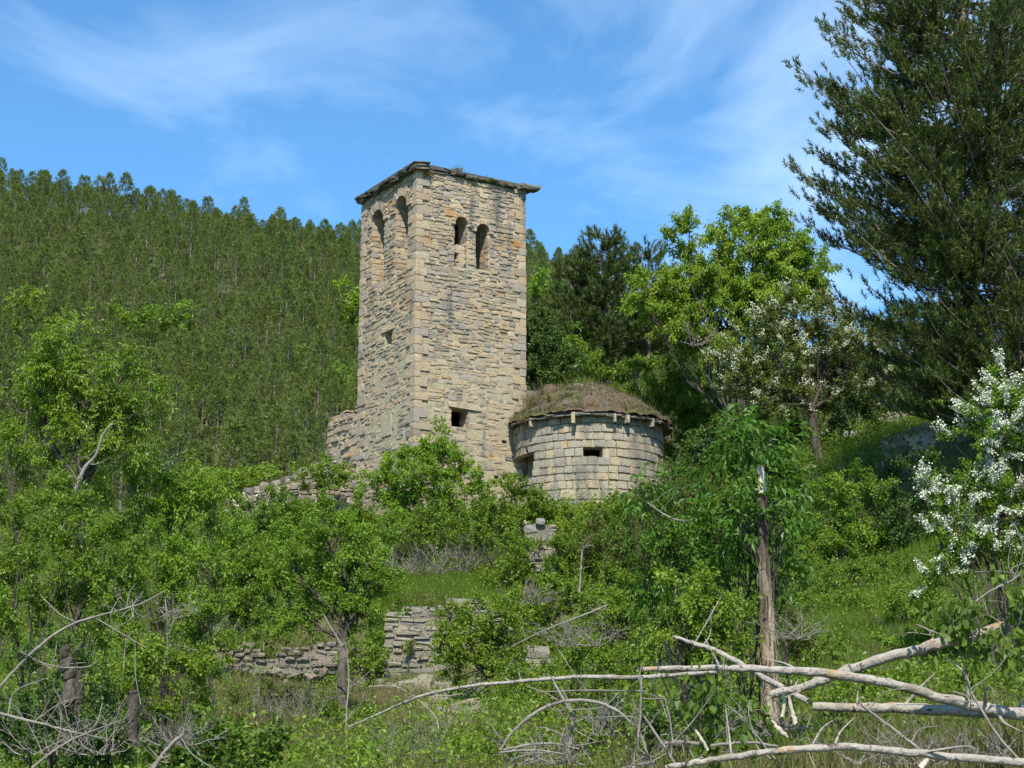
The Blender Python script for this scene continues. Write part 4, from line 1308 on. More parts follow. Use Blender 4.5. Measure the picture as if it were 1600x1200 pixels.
plant("hawthorn_tree", "spreading hawthorn dusted with pale blossom above a dark trunk", "tree", 1283, 52,
      [(1250, 505, 84, 42), (1190, 555, 72, 46), (1290, 545, 92, 50), (1350, 530, 62, 44), (1230, 610, 92, 44), (1320, 600, 66, 40), (1165, 600, 44, 36)],
      .085, .06, M['leaf_grey'], cover=3.0, clr=.4, tr=.17, stems=1, seed=3, blossom=1.9, bper=40, bsize=.052, bmat='cream_flower', nb=18, lean_px=(1268, 640), gap=.1)
plant("shrub", "dense dark green shrub growing against the tower above the apse roof", "shrub", 856, 65.2, [(850, 545, 42, 50), (872, 575, 36, 36), (838, 590, 30, 34), (838, 515, 26, 34)], .11, .075, M['leaf_dark'], cover=4.2, clr=.35, tr=.06, seed=4, gap=.04, base=at(856, 618, 65.2))
plant("shrub", "light green bush behind the dark shrub by the tower", "shrub", 900, 70, [(905, 560, 44, 40), (930, 590, 36, 32), (880, 530, 30, 34)], .13, .08, M['leaf_mid'], cover=3.4, clr=.4, tr=.06, seed=5, blossom=.1, bsize=.08, base=at(905, 625, 70))
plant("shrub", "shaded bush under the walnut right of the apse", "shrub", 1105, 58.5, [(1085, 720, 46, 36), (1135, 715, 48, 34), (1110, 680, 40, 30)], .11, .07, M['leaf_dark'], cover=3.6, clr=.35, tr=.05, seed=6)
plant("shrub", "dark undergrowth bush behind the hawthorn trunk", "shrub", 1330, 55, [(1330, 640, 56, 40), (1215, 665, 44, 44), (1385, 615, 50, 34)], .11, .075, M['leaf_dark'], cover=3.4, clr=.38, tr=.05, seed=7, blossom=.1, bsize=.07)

# ------------------------------------------------------------------ shrubs on the slope
SH = [
    # name, label, px, Y, lobes, leaf, wid, mat, kwargs
    ("bushy bright green shrub with a pointed top in front of the tower", 672, 51, [(672, 742, 56, 58), (680, 690, 24, 34), (640, 775, 56, 44), (715, 770, 56, 50), (592, 760, 36, 30), (620, 720, 20, 34)], .085, .06, 'leaf_bright', dict(cover=4.2, clr=.33, gap=.06)),
    ("green shrub at the tower foot beside the breach in the apse", 800, 52, [(800, 790, 52, 44), (838, 790, 24, 30), (765, 810, 44, 36), (845, 800, 40, 36)], .08, .055, 'leaf_mid', dict(clr=.3, blossom=.06)),
    ("low green bush under the apse wall", 880, 52, [(890, 810, 50, 28), (935, 815, 46, 26), (975, 800, 46, 26), (1010, 790, 36, 26)], .08, .055, 'leaf_mid', dict(clr=.3)),
    ("bush hiding the lower part of the pointed shrub", 690, 49.5, [(690, 820, 58, 36), (620, 830, 50, 36), (745, 825, 52, 34)], .08, .055, 'leaf_mid', dict(cover=3.4, clr=.3)),
    ("leafy bush growing on the ruined wall left of the tower", 508, 61, [(500, 735, 32, 22), (520, 752, 26, 20), (480, 745, 24, 18)], .11, .06, 'leaf_mid', dict(clr=.3, base=at(505, 768, 61.6))),
    ("yellow-green bush behind the low end of the nave wall", 365, 80, [(360, 755, 44, 24), (395, 745, 36, 18), (330, 760, 30, 20)], .13, .08, 'leaf_lime', dict(clr=.4)),
    ("bright bush below the cap stones of the nave wall", 425, 54, [(428, 795, 40, 38), (452, 825, 40, 36), (405, 830, 34, 34), (470, 795, 26, 30)], .085, .055, 'leaf_bright', dict(clr=.3)),
    ("green bush between the nave wall end and the tower shrubs", 500, 54, [(500, 820, 44, 30), (545, 830, 46, 34), (560, 800, 30, 24)], .085, .055, 'leaf_mid', dict(clr=.3)),
    ("hawthorn in white flower at the low end of the nave wall", 380, 56, [(382, 810, 24, 42), (372, 850, 24, 28)], .08, .05, 'leaf_grey', dict(clr=.28, blossom=.75, bsize=.06)),
    ("dark rounded bush over the low rubble wall", 395, 41.5, [(390, 920, 56, 58), (350, 960, 44, 44), (430, 950, 50, 44), (365, 880, 44, 40), (430, 885, 44, 40)], .075, .05, 'leaf_mid', dict(clr=.3)),
    ("bush at the left end of the grass ledge", 590, 46.5, [(590, 930, 44, 36), (560, 960, 36, 40), (585, 890, 40, 30), (600, 990, 20, 44)], .075, .05, 'leaf_bright', dict(clr=.28)),
    ("small bush growing from the face of the terrace wall", 645, 44.5, [(648, 1012, 20, 16)], .06, .045, 'leaf_mid', dict(clr=.2, base=at(648, 1026, 44.75), tr=.02)),
    ("green bush with a reddish trunk in front of the terrace wall", 795, 38, [(735, 990, 52, 42), (790, 965, 54, 44), (720, 1035, 44, 36), (775, 1020, 50, 38), (700, 965, 28, 24)], .07, .045, 'leaf_mid', dict(stems=1, tr=.11, clr=.26, lean_px=(765, 1060), base=at(800, 1150, 36.5))),
    ("bush beside the wall stub below the apse", 885, 47.5, [(890, 850, 44, 40), (915, 890, 50, 36), (870, 890, 30, 34)], .075, .05, 'leaf_mid', dict(clr=.28)),
    ("pale green bush climbing toward the apse foot", 955, 46, [(950, 850, 50, 34), (1000, 840, 50, 30), (985, 880, 50, 36)], .075, .045, 'leaf_grey', dict(clr=.3)),
    ("tangled bush below the wall stub", 850, 43, [(850, 930, 50, 30), (905, 935, 54, 36), (815, 960, 40, 26), (870, 970, 50, 30)], .07, .045, 'leaf_mid', dict(clr=.26, gap=.18)),
    ("shadowy thicket left of the elder", 970, 36, [(960, 940, 60, 44), (1020, 930, 56, 44), (930, 985, 50, 34), (1000, 990, 54, 34)], .07, .045, 'leaf_mid', dict(clr=.26)),
    ("rounded light shrub on the slope right of the broken trunk", 1290, 41, [(1290, 800, 56, 42), (1350, 800, 60, 48), (1330, 760, 40, 34), (1265, 850, 56, 36), (1330, 860, 66, 40), (1400, 850, 56, 44)], .075, .05, 'leaf_bright', dict(clr=.3)),
    ("low shrub band along the top of the green meadow", 1270, 38, [(1260, 900, 54, 34), (1330, 905, 56, 36), (1390, 905, 50, 34)], .07, .045, 'leaf_mid', dict(clr=.28)),
    ("shaded shrub between the meadow and the flowering hawthorn", 1425, 40, [(1420, 790, 44, 40), (1440, 840, 44, 44), (1440, 740, 50, 36)], .075, .05, 'leaf_dark', dict(clr=.3)),
    ("small shrub at the meadow edge under the hawthorn", 1430, 33, [(1400, 935, 40, 24), (1450, 945, 48, 24), (1340, 950, 24, 18)], .06, .04, 'leaf_mid', dict(clr=.24)),
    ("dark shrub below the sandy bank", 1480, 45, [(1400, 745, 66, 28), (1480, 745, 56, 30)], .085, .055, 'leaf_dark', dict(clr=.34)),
    ("green bush under the fallen poplar stems", 1430, 22, [(1380, 1075, 70, 30), (1470, 1080, 76, 34), (1560, 1075, 70, 40), (1300, 1080, 40, 26)], .055, .035, 'leaf_mid', dict(clr=.2)),
    ("low bush below the lowest poplar stem", 1500, 18, [(1420, 1170, 70, 36), (1520, 1165, 70, 34), (1590, 1160, 40, 36)], .055, .035, 'leaf_mid', dict(clr=.18)),
    ("mid green bush behind the crossing stems", 1130, 24, [(1060, 960, 50, 50), (1120, 990, 60, 46), (1080, 1030, 60, 30)], .055, .035, 'leaf_mid', dict(clr=.2, gap=.2)),
    ("leafy bush at the foot of the broken trunk", 1170, 21, [(1110, 1090, 60, 40), (1180, 1100, 44, 36), (1060, 1110, 50, 40)], .055, .036, 'leaf_mid', dict(clr=.2)),
    ("low green growth under the arching branch", 930, 19, [(900, 1160, 60, 36), (960, 1150, 56, 44), (1030, 1170, 60, 40), (850, 1180, 50, 26)], .055, .036, 'leaf_mid', dict(clr=.18)),
    ("thin bush between the long stem and the thicket", 920, 30, [(900, 1020, 50, 30), (960, 1040, 50, 36), (990, 1090, 40, 30)], .06, .04, 'leaf_mid', dict(clr=.22, gap=.2)),
    ("bush filling the gap under the elder between snapped trunk and thicket", 1110, 16.9, [(1060, 930, 50, 44), (1120, 940, 56, 44), (1160, 980, 30, 40), (1090, 990, 60, 36), (1040, 1000, 40, 34)], .05, .034, 'leaf_mid', dict(clr=.19)),
    ("leafy bush on the slope above the left end of the low rubble wall", 330, 42, [(330, 900, 50, 50), (300, 860, 44, 40), (350, 850, 40, 36)], .08, .05, 'leaf_bright', dict(clr=.3)),
    ("bright bush left of the grass ledge behind the crooked tree", 480, 48, [(470, 870, 50, 40), (430, 860, 40, 34)], .08, .055, 'leaf_bright', dict(clr=.3)),
    ("pale willow-like bush at the apse foot beside the elder spray", 1040, 44, [(1040, 800, 50, 34), (1080, 770, 46, 30), (1110, 800, 46, 36)], .085, .035, 'leaf_grey', dict(clr=.3)),
    ("round bush between the elder and the grassy bank", 1240, 44, [(1230, 770, 40, 34), (1260, 800, 40, 34)], .08, .05, 'leaf_bright', dict(clr=.28)),
    ("small bush on the lip of the meadow below the light shrub", 1330, 36.5, [(1300, 940, 46, 22), (1250, 950, 40, 26)], .06, .04, 'leaf_bright', dict(clr=.24)),
    ("low bramble bush right of the rubble spill", 800, 33, [(800, 1110, 44, 24), (845, 1100, 44, 26), (830, 1060, 24, 20)], .06, .042, 'leaf_mid', dict(clr=.2)),
    ("low bush at the bottom between the hanging twig and the arch", 680, 21, [(650, 1180, 60, 26), (730, 1185, 56, 26), (780, 1160, 30, 22)], .05, .034, 'leaf_mid', dict(clr=.18)),
    ("leafy sprig leaning over the left edge of the wall stub", 800, 46.3, [(806, 860, 24, 34), (790, 890, 36, 24), (800, 905, 34, 16)], .07, .048, 'leaf_mid', dict(clr=.24)),
    ("leafy sprig hiding the right edge of the wall stub", 875, 46.2, [(872, 850, 18, 22), (868, 890, 24, 22), (850, 912, 40, 14)], .07, .048, 'leaf_bright', dict(clr=.22)),
    ("small bush masking the foot of the wall remnant", 838, 35.8, [(812, 1055, 20, 16), (850, 1050, 14, 22), (836, 1072, 30, 12), (822, 1008, 12, 10)], .06, .042, 'leaf_mid', dict(clr=.18, tr=.02)),
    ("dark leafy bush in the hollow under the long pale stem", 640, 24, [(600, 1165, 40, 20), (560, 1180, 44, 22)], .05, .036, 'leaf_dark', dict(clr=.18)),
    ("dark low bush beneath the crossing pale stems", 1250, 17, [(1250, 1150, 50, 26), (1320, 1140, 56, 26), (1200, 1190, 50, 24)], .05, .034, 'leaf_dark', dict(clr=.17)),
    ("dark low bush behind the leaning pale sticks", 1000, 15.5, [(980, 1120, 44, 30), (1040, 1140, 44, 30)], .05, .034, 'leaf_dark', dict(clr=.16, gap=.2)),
    ("rough herb bush in the middle of the tan grass", 400, 31, [(400, 1090, 44, 16), (450, 1080, 30, 14)], .055, .04, 'leaf_grey', dict(clr=.2)),
    ("low leafy bush overhanging the top of the low rubble wall", 470, 39.6, [(470, 1000, 40, 16), (420, 995, 34, 14), (360, 1000, 26, 14)], .06, .042, 'leaf_mid', dict(clr=.2)),
    ("upright bush against the left end of the terrace wall", 592, 43.9, [(582, 1010, 16, 40), (578, 1050, 22, 26), (590, 962, 12, 18)], .07, .048, 'leaf_bright', dict(clr=.24)),
    ("bush swallowing the left end of the low rubble wall", 325, 38.4, [(322, 1020, 34, 26), (300, 1050, 30, 22)], .065, .045, 'leaf_mid', dict(clr=.22)),
    ("bush between the low rubble wall and the terrace wall", 560, 38.6, [(562, 1020, 28, 30), (575, 1050, 24, 20)], .065, .045, 'leaf_mid', dict(clr=.22)),
    ("low grey-green bush on the rubble at the right end of the terrace wall", 770, 43.0, [(768, 990, 30, 40), (785, 1030, 34, 36)], .07, .048, 'leaf_grey', dict(clr=.25)),
    ("bramble patch in the meadow behind the snapped trunk", 1270, 30, [(1260, 1000, 36, 24), (1290, 1030, 40, 22)], .055, .036, 'leaf_mid', dict(clr=.2)),
    ("bramble patch at the right side of the meadow", 1420, 29, [(1400, 1000, 44, 20), (1450, 1010, 50, 24), (1500, 990, 40, 30)], .055, .036, 'leaf_bright', dict(clr=.2)),
    ("low scrub left of the meadow behind the twiggy snag side", 1230, 27, [(1235, 970, 22, 26), (1245, 1010, 30, 26)], .055, .036, 'leaf_grey', dict(clr=.2)),
    ("scrubby bush over the lower centre below the wall remnant", 880, 27, [(870, 1090, 44, 22), (930, 1080, 44, 26)], .055, .036, 'leaf_grey', dict(clr=.2, gap=.2)),
    ("grey-green scrub in front of the rubble spill", 640, 26, [(610, 1150, 40, 14), (690, 1160, 44, 14)], .05, .034, 'leaf_grey', dict(clr=.18)),
    ("small herb bush at the foot of the dark crooked trunk", 545, 30, [(540, 1120, 44, 20), (590, 1130, 40, 20), (500, 1150, 40, 22)], .06, .045, 'leaf_mid', dict(clr=.2)),
]
for i, (lab, p, Y, lb, lf, wd, mt, kw) in enumerate(SH):
    kw = dict(kw)
    kw.setdefault("tr", .045)
    plant("shrub", lab, "shrub", p, Y, lb, lf, wd, M[mt], seed=300 + i, **kw)

plant("small_tree", "small tree with a dark crooked trunk by the low rubble wall", "tree", 530, 32,
      [(520, 860, 62, 50), (460, 890, 56, 50), (580, 870, 52, 48), (545, 930, 56, 40), (450, 950, 50, 40), (600, 925, 34, 36), (500, 815, 50, 30), (560, 975, 40, 26)], 0.060, 0.038, M['leaf_bright'], cover=3.4, clr=.27, tr=.105, stems=1, seed=20, lean_px=(538, 1000), base=at(535, 1122, 31.), nb=22, gap=.1)

# left-hand trees and thicket
plant("ash_tree", "large feathery green tree with a pale broken limb at the frame edge", "tree", 118, 25,
      [(120, 560, 76, 48), (60, 610, 52, 44), (190, 600, 54, 44), (140, 640, 80, 44), (215, 660, 44, 40), (60, 690, 56, 44), (150, 705, 70, 40), (110, 530, 40, 30)], 0.066, 0.030, M['leaf_mid'], cover=4.39, clr=.36, tr=.11, stems=1, seed=21, compound=True, lean_px=(125, 770), nb=20, gap=.14, k=6, shell=.5)
plant("shrub", "grey-twigged bush at the frame edge under the feathery tree", "shrub", 20, 22, [(15, 720, 56, 60), (30, 820, 60, 56), (20, 900, 56, 50)], 0.047, 0.027, M['leaf_mid'], cover=3.05, clr=.24, tr=.05, stems=3, seed=22, gap=.2, nb=18)
plant("elder_bush", "bright elder bush right of the feathery tree", "shrub", 230, 26, [(200, 745, 54, 40), (262, 752, 54, 38), (300, 800, 54, 46), (232, 805, 60, 44), (335, 770, 40, 34)], 0.066, 0.033, M['leaf_bright'], cover=3.66, clr=.3, tr=.06, seed=23, compound=True, blossom=.035, bmat='cream_flower', bsize=.05)
plant("shrub", "big rounded bush in the middle of the left thicket", "shrub", 130, 21, [(110, 800, 66, 50), (170, 860, 66, 50), (90, 880, 60, 50), (40, 960, 60, 50), (150, 940, 66, 50)], 0.047, 0.031, M['leaf_mid'], cover=3.66, clr=.24, tr=.05, stems=3, seed=24, nb=8)
plant("shrub", "bright bush below the elder in the left thicket", "shrub", 280, 23, [(250, 870, 60, 44), (310, 890, 54, 44), (230, 940, 56, 50), (300, 960, 56, 44), (190, 990, 50, 44)], 0.047, 0.030, M['leaf_bright'], cover=3.78, clr=.24, tr=.05, stems=3, seed=25, nb=8)
plant("shrub", "bush at the near edge of the rough grass", "shrub", 265, 20, [(250, 1030, 56, 44), (300, 1050, 44, 40), (200, 1050, 56, 40), (285, 1110, 50, 40)], 0.043, 0.030, M['leaf_mid'], cover=3.84, clr=.22, tr=.04, stems=4, seed=26)
plant("shrub", "dark leafy bush behind the bare branches at lower left", "shrub", 80, 17, [(60, 1060, 70, 50), (140, 1090, 60, 44), (20, 1130, 60, 50), (110, 1160, 70, 44), (190, 1160, 56, 40)], 0.043, 0.028, M['leaf_dark'], cover=3.36, clr=.2, tr=.04, stems=4, seed=27)
plant("weed_clump", "broad-leaved weeds at the lower edge beside the rough grass", "plant", 330, 18, [(310, 1160, 54, 36), (370, 1180, 50, 30), (420, 1165, 44, 26), (260, 1190, 40, 24)], .075, .06, M['weed'], cover=3.2, clr=.18, tr=.015, stems=5, seed=28)

# elder with big leaves round the snapped trunk
plant("elder_bush", "large-leaved elder crowding round the top of the snapped trunk", "shrub", 1190, 17.5,
      [(1190, 690, 52, 38), (1215, 740, 38, 56), (1145, 750, 46, 42), (1165, 830, 46, 50), (1222, 850, 24, 50), (1150, 895, 44, 36), (1228, 920, 14, 30), (1205, 790, 30, 30, -.6), (1165, 700, 36, 28, -.4), (1228, 790, 22, 32, -.5), (1150, 790, 40, 38, -.5)],
      .095, .042, M['leaf_elder'], cover=4.2, clr=.24, tr=.035, stems=3, seed=30, compound=True, nb=6, droop=.14, gap=.12, base=at(1195, 1110, 17.6))
plant("elder_bush", "dark glossy bush left of the snapped trunk, reaching up to the apse", "shrub", 1080, 18.6,
      [(1070, 790, 54, 36), (1095, 850, 60, 42), (1015, 805, 42, 32), (1030, 865, 54, 38), (1090, 905, 56, 36), (1020, 915, 50, 34), (1130, 840, 40, 40)],
      .07, .032, M['leaf_elder'], cover=3.6, clr=.22, tr=.03, stems=4, seed=33, compound=True, nb=6, droop=.12, gap=.14, base=ground(1085, 18.6))
plant("elder_bush", "elder spray reaching out in front of the apse", "shrub", 1060, 18.5, [(985, 765, 28, 20), (1000, 800, 26, 20), (1040, 830, 30, 24)], .105, .042, M['leaf_elder'], cover=2.0, clr=.2, tr=.03, stems=2, seed=31, compound=True, nb=8, droop=.25, base=at(1110, 1060, 18.5))

# flowering hawthorn at the right
plant("hawthorn_bush", "hawthorn bush white with blossom at the right frame edge", "shrub", 1570, 27,
      [(1570, 640, 56, 48), (1590, 600, 40, 34), (1610, 660, 50, 50), (1610, 800, 60, 60), (1530, 690, 56, 40), (1590, 720, 50, 50), (1500, 760, 44, 34), (1560, 790, 60, 44), (1490, 850, 54, 40), (1560, 870, 60, 44), (1470, 895, 40, 26), (1440, 765, 16, 14), (1480, 800, 30, 22)],
      .05, .036, M['leaf_bright'], cover=3.7, clr=.25, tr=.05, stems=4, seed=40, blossom=2.8, bper=80, bsize=.033, nb=12)

# poplar sprays still in leaf on the fallen stems
for i, (lab, p, Y, lb) in enumerate((
        ("poplar spray in leaf above the upper fallen stem", 1560, 13.6, [(1530, 935, 60, 34), (1580, 960, 50, 44), (1480, 960, 44, 24), (1560, 1020, 60, 40), (1590, 900, 40, 24)]),
        ("drooping poplar leaves in front of the snapped trunk foot", 1130, 12.8, [(1110, 1095, 46, 34), (1160, 1120, 44, 40), (1085, 1080, 30, 24), (1130, 1150, 50, 30)]),
        ("small tuft of poplar leaves hanging on the long pale stem", 1130, 13.2, [(1128, 1030, 13, 12)]))):
    plant("poplar_spray", lab, "branch", p, Y, lb, .07, .062, M['leaf_poplar'], cover=1.5, clr=.16, tr=.014, stems=2, bark='grey_twig', seed=60 + i, droop=.5, gap=.1, base=at(p + 20, lb[0][1] + 70, Y), upb=.2)

# ------------------------------------------------------------------ snapped trunk, fallen stems, dead branches
def stem(name, label, cat, pts_, mat, k=8, jit=.005, stubs=0, seed=0, group=None):
    """pts_: (px, py, Y, diameter in photo pixels)."""
    g = np.random.default_rng(seed)
    P = np.array([at(p, q, Y) for p, q, Y, d in pts_])
    rad = np.array([d * .86 / ppm(Y, 2) / 2 for _, _, Y, d in pts_])
    b = P[0].copy()
    C = curve(P - b, 7, min(jit, .14 * rad.mean()), g)
    rr_i = np.interp(np.linspace(0, len(pts_) - 1, len(C)), np.arange(len(pts_)), rad)
    rr_i = rr_i * (1 + g.normal(0, .05, len(C)) + .16 * (g.random(len(C)) < .1) * (len(pts_) > 5))
    r_ = root(name, b, label, cat, group)
    V, Fq = tubes([(C, rr_i)], k)
    link("stem", mesh_np("stem", V, Fq, mat, True), r_)
    for i in range(stubs * 2):
        j = int(g.integers(2, len(C) - 2))
        d = unit(unit(g.normal(0, 1, 3)) + np.array([0, -.2, .5]))
        ln_ = g.uniform(.1, .5)
        V, Fq = tubes([(curve([C[j], C[j] + d * ln_ * .5 + g.normal(0, .03, 3), C[j] + d * ln_ + g.normal(0, .06, 3)], 4), np.linspace(rr_i[j] * .4, .004, 9))], 5)
        link("side_twig", mesh_np("side_twig", V, Fq, mat, True), r_)
    return r_


g_ = np.random.default_rng(9)
tr_ = root("snapped_trunk", at(1203, 1120, 17.), "snapped trunk with shredded bark standing behind the fallen stems", "tree trunk")
tp = [(1203, 1130, 32), (1203, 1060, 28), (1200, 990, 26), (1196, 920, 20), (1192, 850, 17), (1190, 790, 15), (1190, 755, 14), (1189, 730, 12)]
P = np.array([at(p, q, 17.) for p, q, d in tp]) - np.array(tr_.location)
C = curve(P, 6, .006, g_)
rad = np.interp(np.linspace(0, 7, len(C)), np.arange(8), [d / ppm(17., 2) / 2 for _, _, d in tp])
cut = int(len(C) * .78)
V, Fq = tubes([(C[:cut + 1], rad[:cut + 1])], 12)
V += g_.normal(0, .004, V.shape)
link("trunk", mesh_np("trunk", V, Fq, M['splinter'], True), tr_)
V, Fq = tubes([(C[cut:], rad[cut:] * .97)], 10)
link("broken_top", mesh_np("broken_top", V, Fq, M['peeled'], True), tr_)["label"] = "pale broken top where the bark has come off"
for i in range(46):
    j = int(g_.integers(2, cut))
    a_ = g_.random() * 6.28
    o = np.array([math.cos(a_), math.sin(a_) - .3, 0]) * rad[j] * 1.02
    ln_ = g_.uniform(.06, .16)
    V, Fq = tubes([(np.array([C[j] + o, C[j] + o * 1.25 + [0, 0, -ln_]]), np.array([.008, .003]))], 3)
    link("bark_strip", mesh_np("bark_strip", V, Fq, M['splinter']), tr_)

PO = M['poplar']
stem("fallen_stem", "long pale poplar stem crossing in front of the snapped trunk", "fallen stem", [(1004, 1046, 13.4, 9), (1100, 1044, 13.4, 12), (1200, 1046, 13.4, 14), (1310, 1054, 13.5, 17), (1400, 1070, 13.5, 17), (1500, 1098, 13.6, 20), (1570, 1112, 13.7, 22), (1680, 1128, 13.8, 26)], PO, 10, stubs=3, seed=1)
stem("fallen_stem", "thick poplar stem slanting up toward the frame edge with orange lichen", "fallen stem", [(1205, 1085, 14.2, 15), (1262, 1072, 14.1, 16), (1325, 1048, 14.0, 18), (1430, 1016, 13.9, 20), (1500, 998, 13.9, 21), (1560, 982, 13.8, 22), (1660, 945, 13.8, 25)], PO, 10, stubs=3, seed=2)
stem("fallen_stem", "thick straight poplar stem lying level under the crossing pair", "fallen stem", [(1270, 1104, 14.4, 15), (1360, 1106, 14.4, 19), (1480, 1110, 14.4, 22), (1590, 1114, 14.3, 24), (1700, 1118, 14.3, 26)], PO, 10, stubs=2, seed=3)
stem("fallen_stem", "lowest pale poplar stem near the bottom of the picture", "fallen stem", [(1040, 1200, 11.6, 9), (1120, 1186, 11.6, 11), (1200, 1175, 11.6, 13), (1320, 1167, 11.6, 14), (1440, 1178, 11.7, 15), (1600, 1192, 11.7, 16), (1700, 1200, 11.7, 17)], PO, 10, stubs=3, seed=4)
stem("fallen_stem", "long thin pale stem sweeping left and down in front of the terrace wall", "fallen stem", [(1120, 1050, 14.2, 7), (1000, 1058, 14.4, 8), (900, 1058, 14.6, 8), (800, 1066, 14.8, 7), (720, 1074, 15, 6), (650, 1090, 15.2, 5), (600, 1112, 15.4, 4), (545, 1136, 15.6, 2.5)], PO, 7, stubs=3, seed=5)
stem("fallen_stem", "short thick stem end propped behind the long pale stem", "fallen stem", [(1052, 994, 16., 6), (1085, 1006, 16, 9), (1115, 1016, 16, 10), (1150, 1034, 15.9, 11), (1200, 1062, 15.8, 11), (1262, 1096, 15.6, 11)], PO, 8, stubs=1, seed=6)
GT = M['grey_twig']
stem("dead_branch", "arched bare branch curving over the low green growth", "branch", [(782, 1172, 12.4, 5), (800, 1145, 12.4, 6), (835, 1115, 12.4, 7), (880, 1096, 12.4, 7), (925, 1096, 12.4, 7), (960, 1108, 12.4, 7), (985, 1128, 12.4, 4)], GT, 6, seed=7)
DB = [
    ("straight pale stick leaning across the lower middle", [(1003, 1115, 11.8, 5), (1030, 1155, 11.8, 5), (1062, 1205, 11.8, 6)]),
    ("upright pale stick beside the leaning stick", [(1000, 1145, 12, 6), (1012, 1180, 12, 6), (1022, 1215, 12, 7)]),
    ("slim dark-ended upright shoot at the middle bottom", [(1003, 1056, 12.2, 4), (1001, 1090, 12.2, 4), (1000, 1130, 12.2, 5), (990, 1200, 12.2, 7)]),
    ("long dead branch slanting down between the fallen stems", [(1340, 1096, 12.6, 4), (1370, 1120, 12.6, 5), (1410, 1150, 12.5, 6), (1460, 1190, 12.4, 7)]),
    ("thin bare branch dropping toward the frame corner", [(1506, 1052, 13, 4), (1522, 1090, 13, 4), (1560, 1150, 12.8, 5), (1600, 1195, 12.6, 5)]),
    ("short bare fork rising from the thick slanting stem", [(1430, 976, 14, 4), (1465, 990, 14, 5), (1492, 1003, 13.9, 6)]),
    ("curving bare shoot by the frame edge above the slanting stem", [(1600, 892, 13.6, 4), (1580, 908, 13.6, 5), (1545, 925, 13.6, 4), (1505, 955, 13.6, 2)]),
    ("leaning dead stick under the long thin stem", [(860, 1056, 12.6, 3), (880, 1092, 12.5, 6), (897, 1122, 12.5, 5)]),
    ("upright bleached stub among the low growth", [(897, 1118, 12.6, 7), (892, 1150, 12.6, 7), (886, 1185, 12.6, 6)]),
    ("nearly level bleached branch low in the middle", [(786, 1172, 12.3, 6), (820, 1165, 12.3, 6), (860, 1162, 12.3, 5), (905, 1170, 12.3, 3)]),
    ("second level bleached branch just under the first", [(780, 1176, 12.1, 4), (830, 1172, 12.1, 4), (880, 1178, 12.1, 3)]),
    ("thin level branch below the long pale stem", [(838, 1082, 13, 2), (900, 1079, 13, 3), (960, 1079, 13, 3), (1010, 1080, 13, 2)]),
    ("short log lying under the drooping poplar leaves", [(1030, 1162, 12.6, 7), (1060, 1160, 12.6, 8), (1092, 1162, 12.6, 8)]),
    ("grey branch running behind the lowest poplar stem", [(1110, 1165, 12.6, 6), (1170, 1160, 12.6, 6), (1215, 1166, 12.6, 5)]),
    ("thin twig hanging straight down at the rough grass edge", [(540, 1000, 24, 3), (545, 1060, 24, 3), (541, 1120, 23.8, 3), (543, 1205, 23.6, 4)]),
    ("twisted pale dead branch on the crooked dark trunk", [(505, 960, 30.5, 4), (520, 985, 30.5, 4), (535, 1010, 30.5, 4), (525, 1000, 30.4, 3)]),
    ("bleached stick leaning on the terrace wall top", [(705, 936, 44.3, 4), (708, 955, 44.3, 5), (713, 972, 44.2, 4)]),
    ("long arched tan branch sweeping up across the left thicket", [(-10, 1084, 12.6, 6), (30, 1040, 12.6, 6), (70, 1003, 12.6, 6), (110, 977, 12.6, 5), (150, 963, 12.7, 4), (215, 945, 12.8, 3), (260, 922, 12.9, 2)]),
    ("thick bare branch with rusty bark entering low on the left", [(-10, 1112, 12, 6), (40, 1125, 12, 6), (70, 1132, 12, 5), (120, 1145, 12, 4), (170, 1155, 12.1, 2)]),
    ("rising rusty branch at the bottom left corner", [(50, 1200, 11.6, 5), (75, 1180, 11.6, 5), (105, 1160, 11.6, 4), (130, 1148, 11.7, 3), (190, 1125, 11.8, 2)]),
    ("bleached thick stub leaning at the edge of the dark hollow", [(237, 1205, 13, 9), (255, 1178, 13, 8), (275, 1156, 13, 7), (288, 1146, 13, 5)]),
    ("pale broken limb bending out of the feathery tree", [(98, 830, 22.5, 9), (118, 765, 22.4, 9), (132, 733, 22.4, 8), (150, 710, 22.4, 5), (160, 680, 22.4, 4), (178, 660, 22.4, 3)]),
    ("bare white twig dangling in the left thicket", [(258, 930, 18, 3), (262, 985, 18, 3), (262, 1020, 18, 2)]),
    ("sagging grey branch in front of the dark stump", [(50, 1030, 13, 2), (90, 1042, 13, 3), (125, 1043, 13, 3), (145, 1040, 13, 2)]),
    ("thin descending branch from the arched tan branch", [(150, 966, 12.7, 3), (190, 990, 12.7, 3), (228, 1012, 12.7, 2)]),
    ("dead red-leaved branch left of the thicket by the elder", [(800, 1010, 27, 2), (850, 985, 27, 3), (910, 962, 27, 4), (950, 945, 27, 4)]),
    ("crooked upright dead stem below the apse", [(905, 925, 38, 5), (908, 890, 38, 4), (910, 860, 38, 3), (920, 848, 38, 2)]),
    ("pale bare branch poking from the elder toward the apse", [(1070, 815, 17.6, 4), (1045, 808, 17.6, 4), (1010, 785, 17.6, 3)]),
]
for i, (lab, pp) in enumerate(DB):
    stem("dead_branch", lab, "branch", pp, GT, 6, seed=100 + i, stubs=2 if i % 2 else 4)
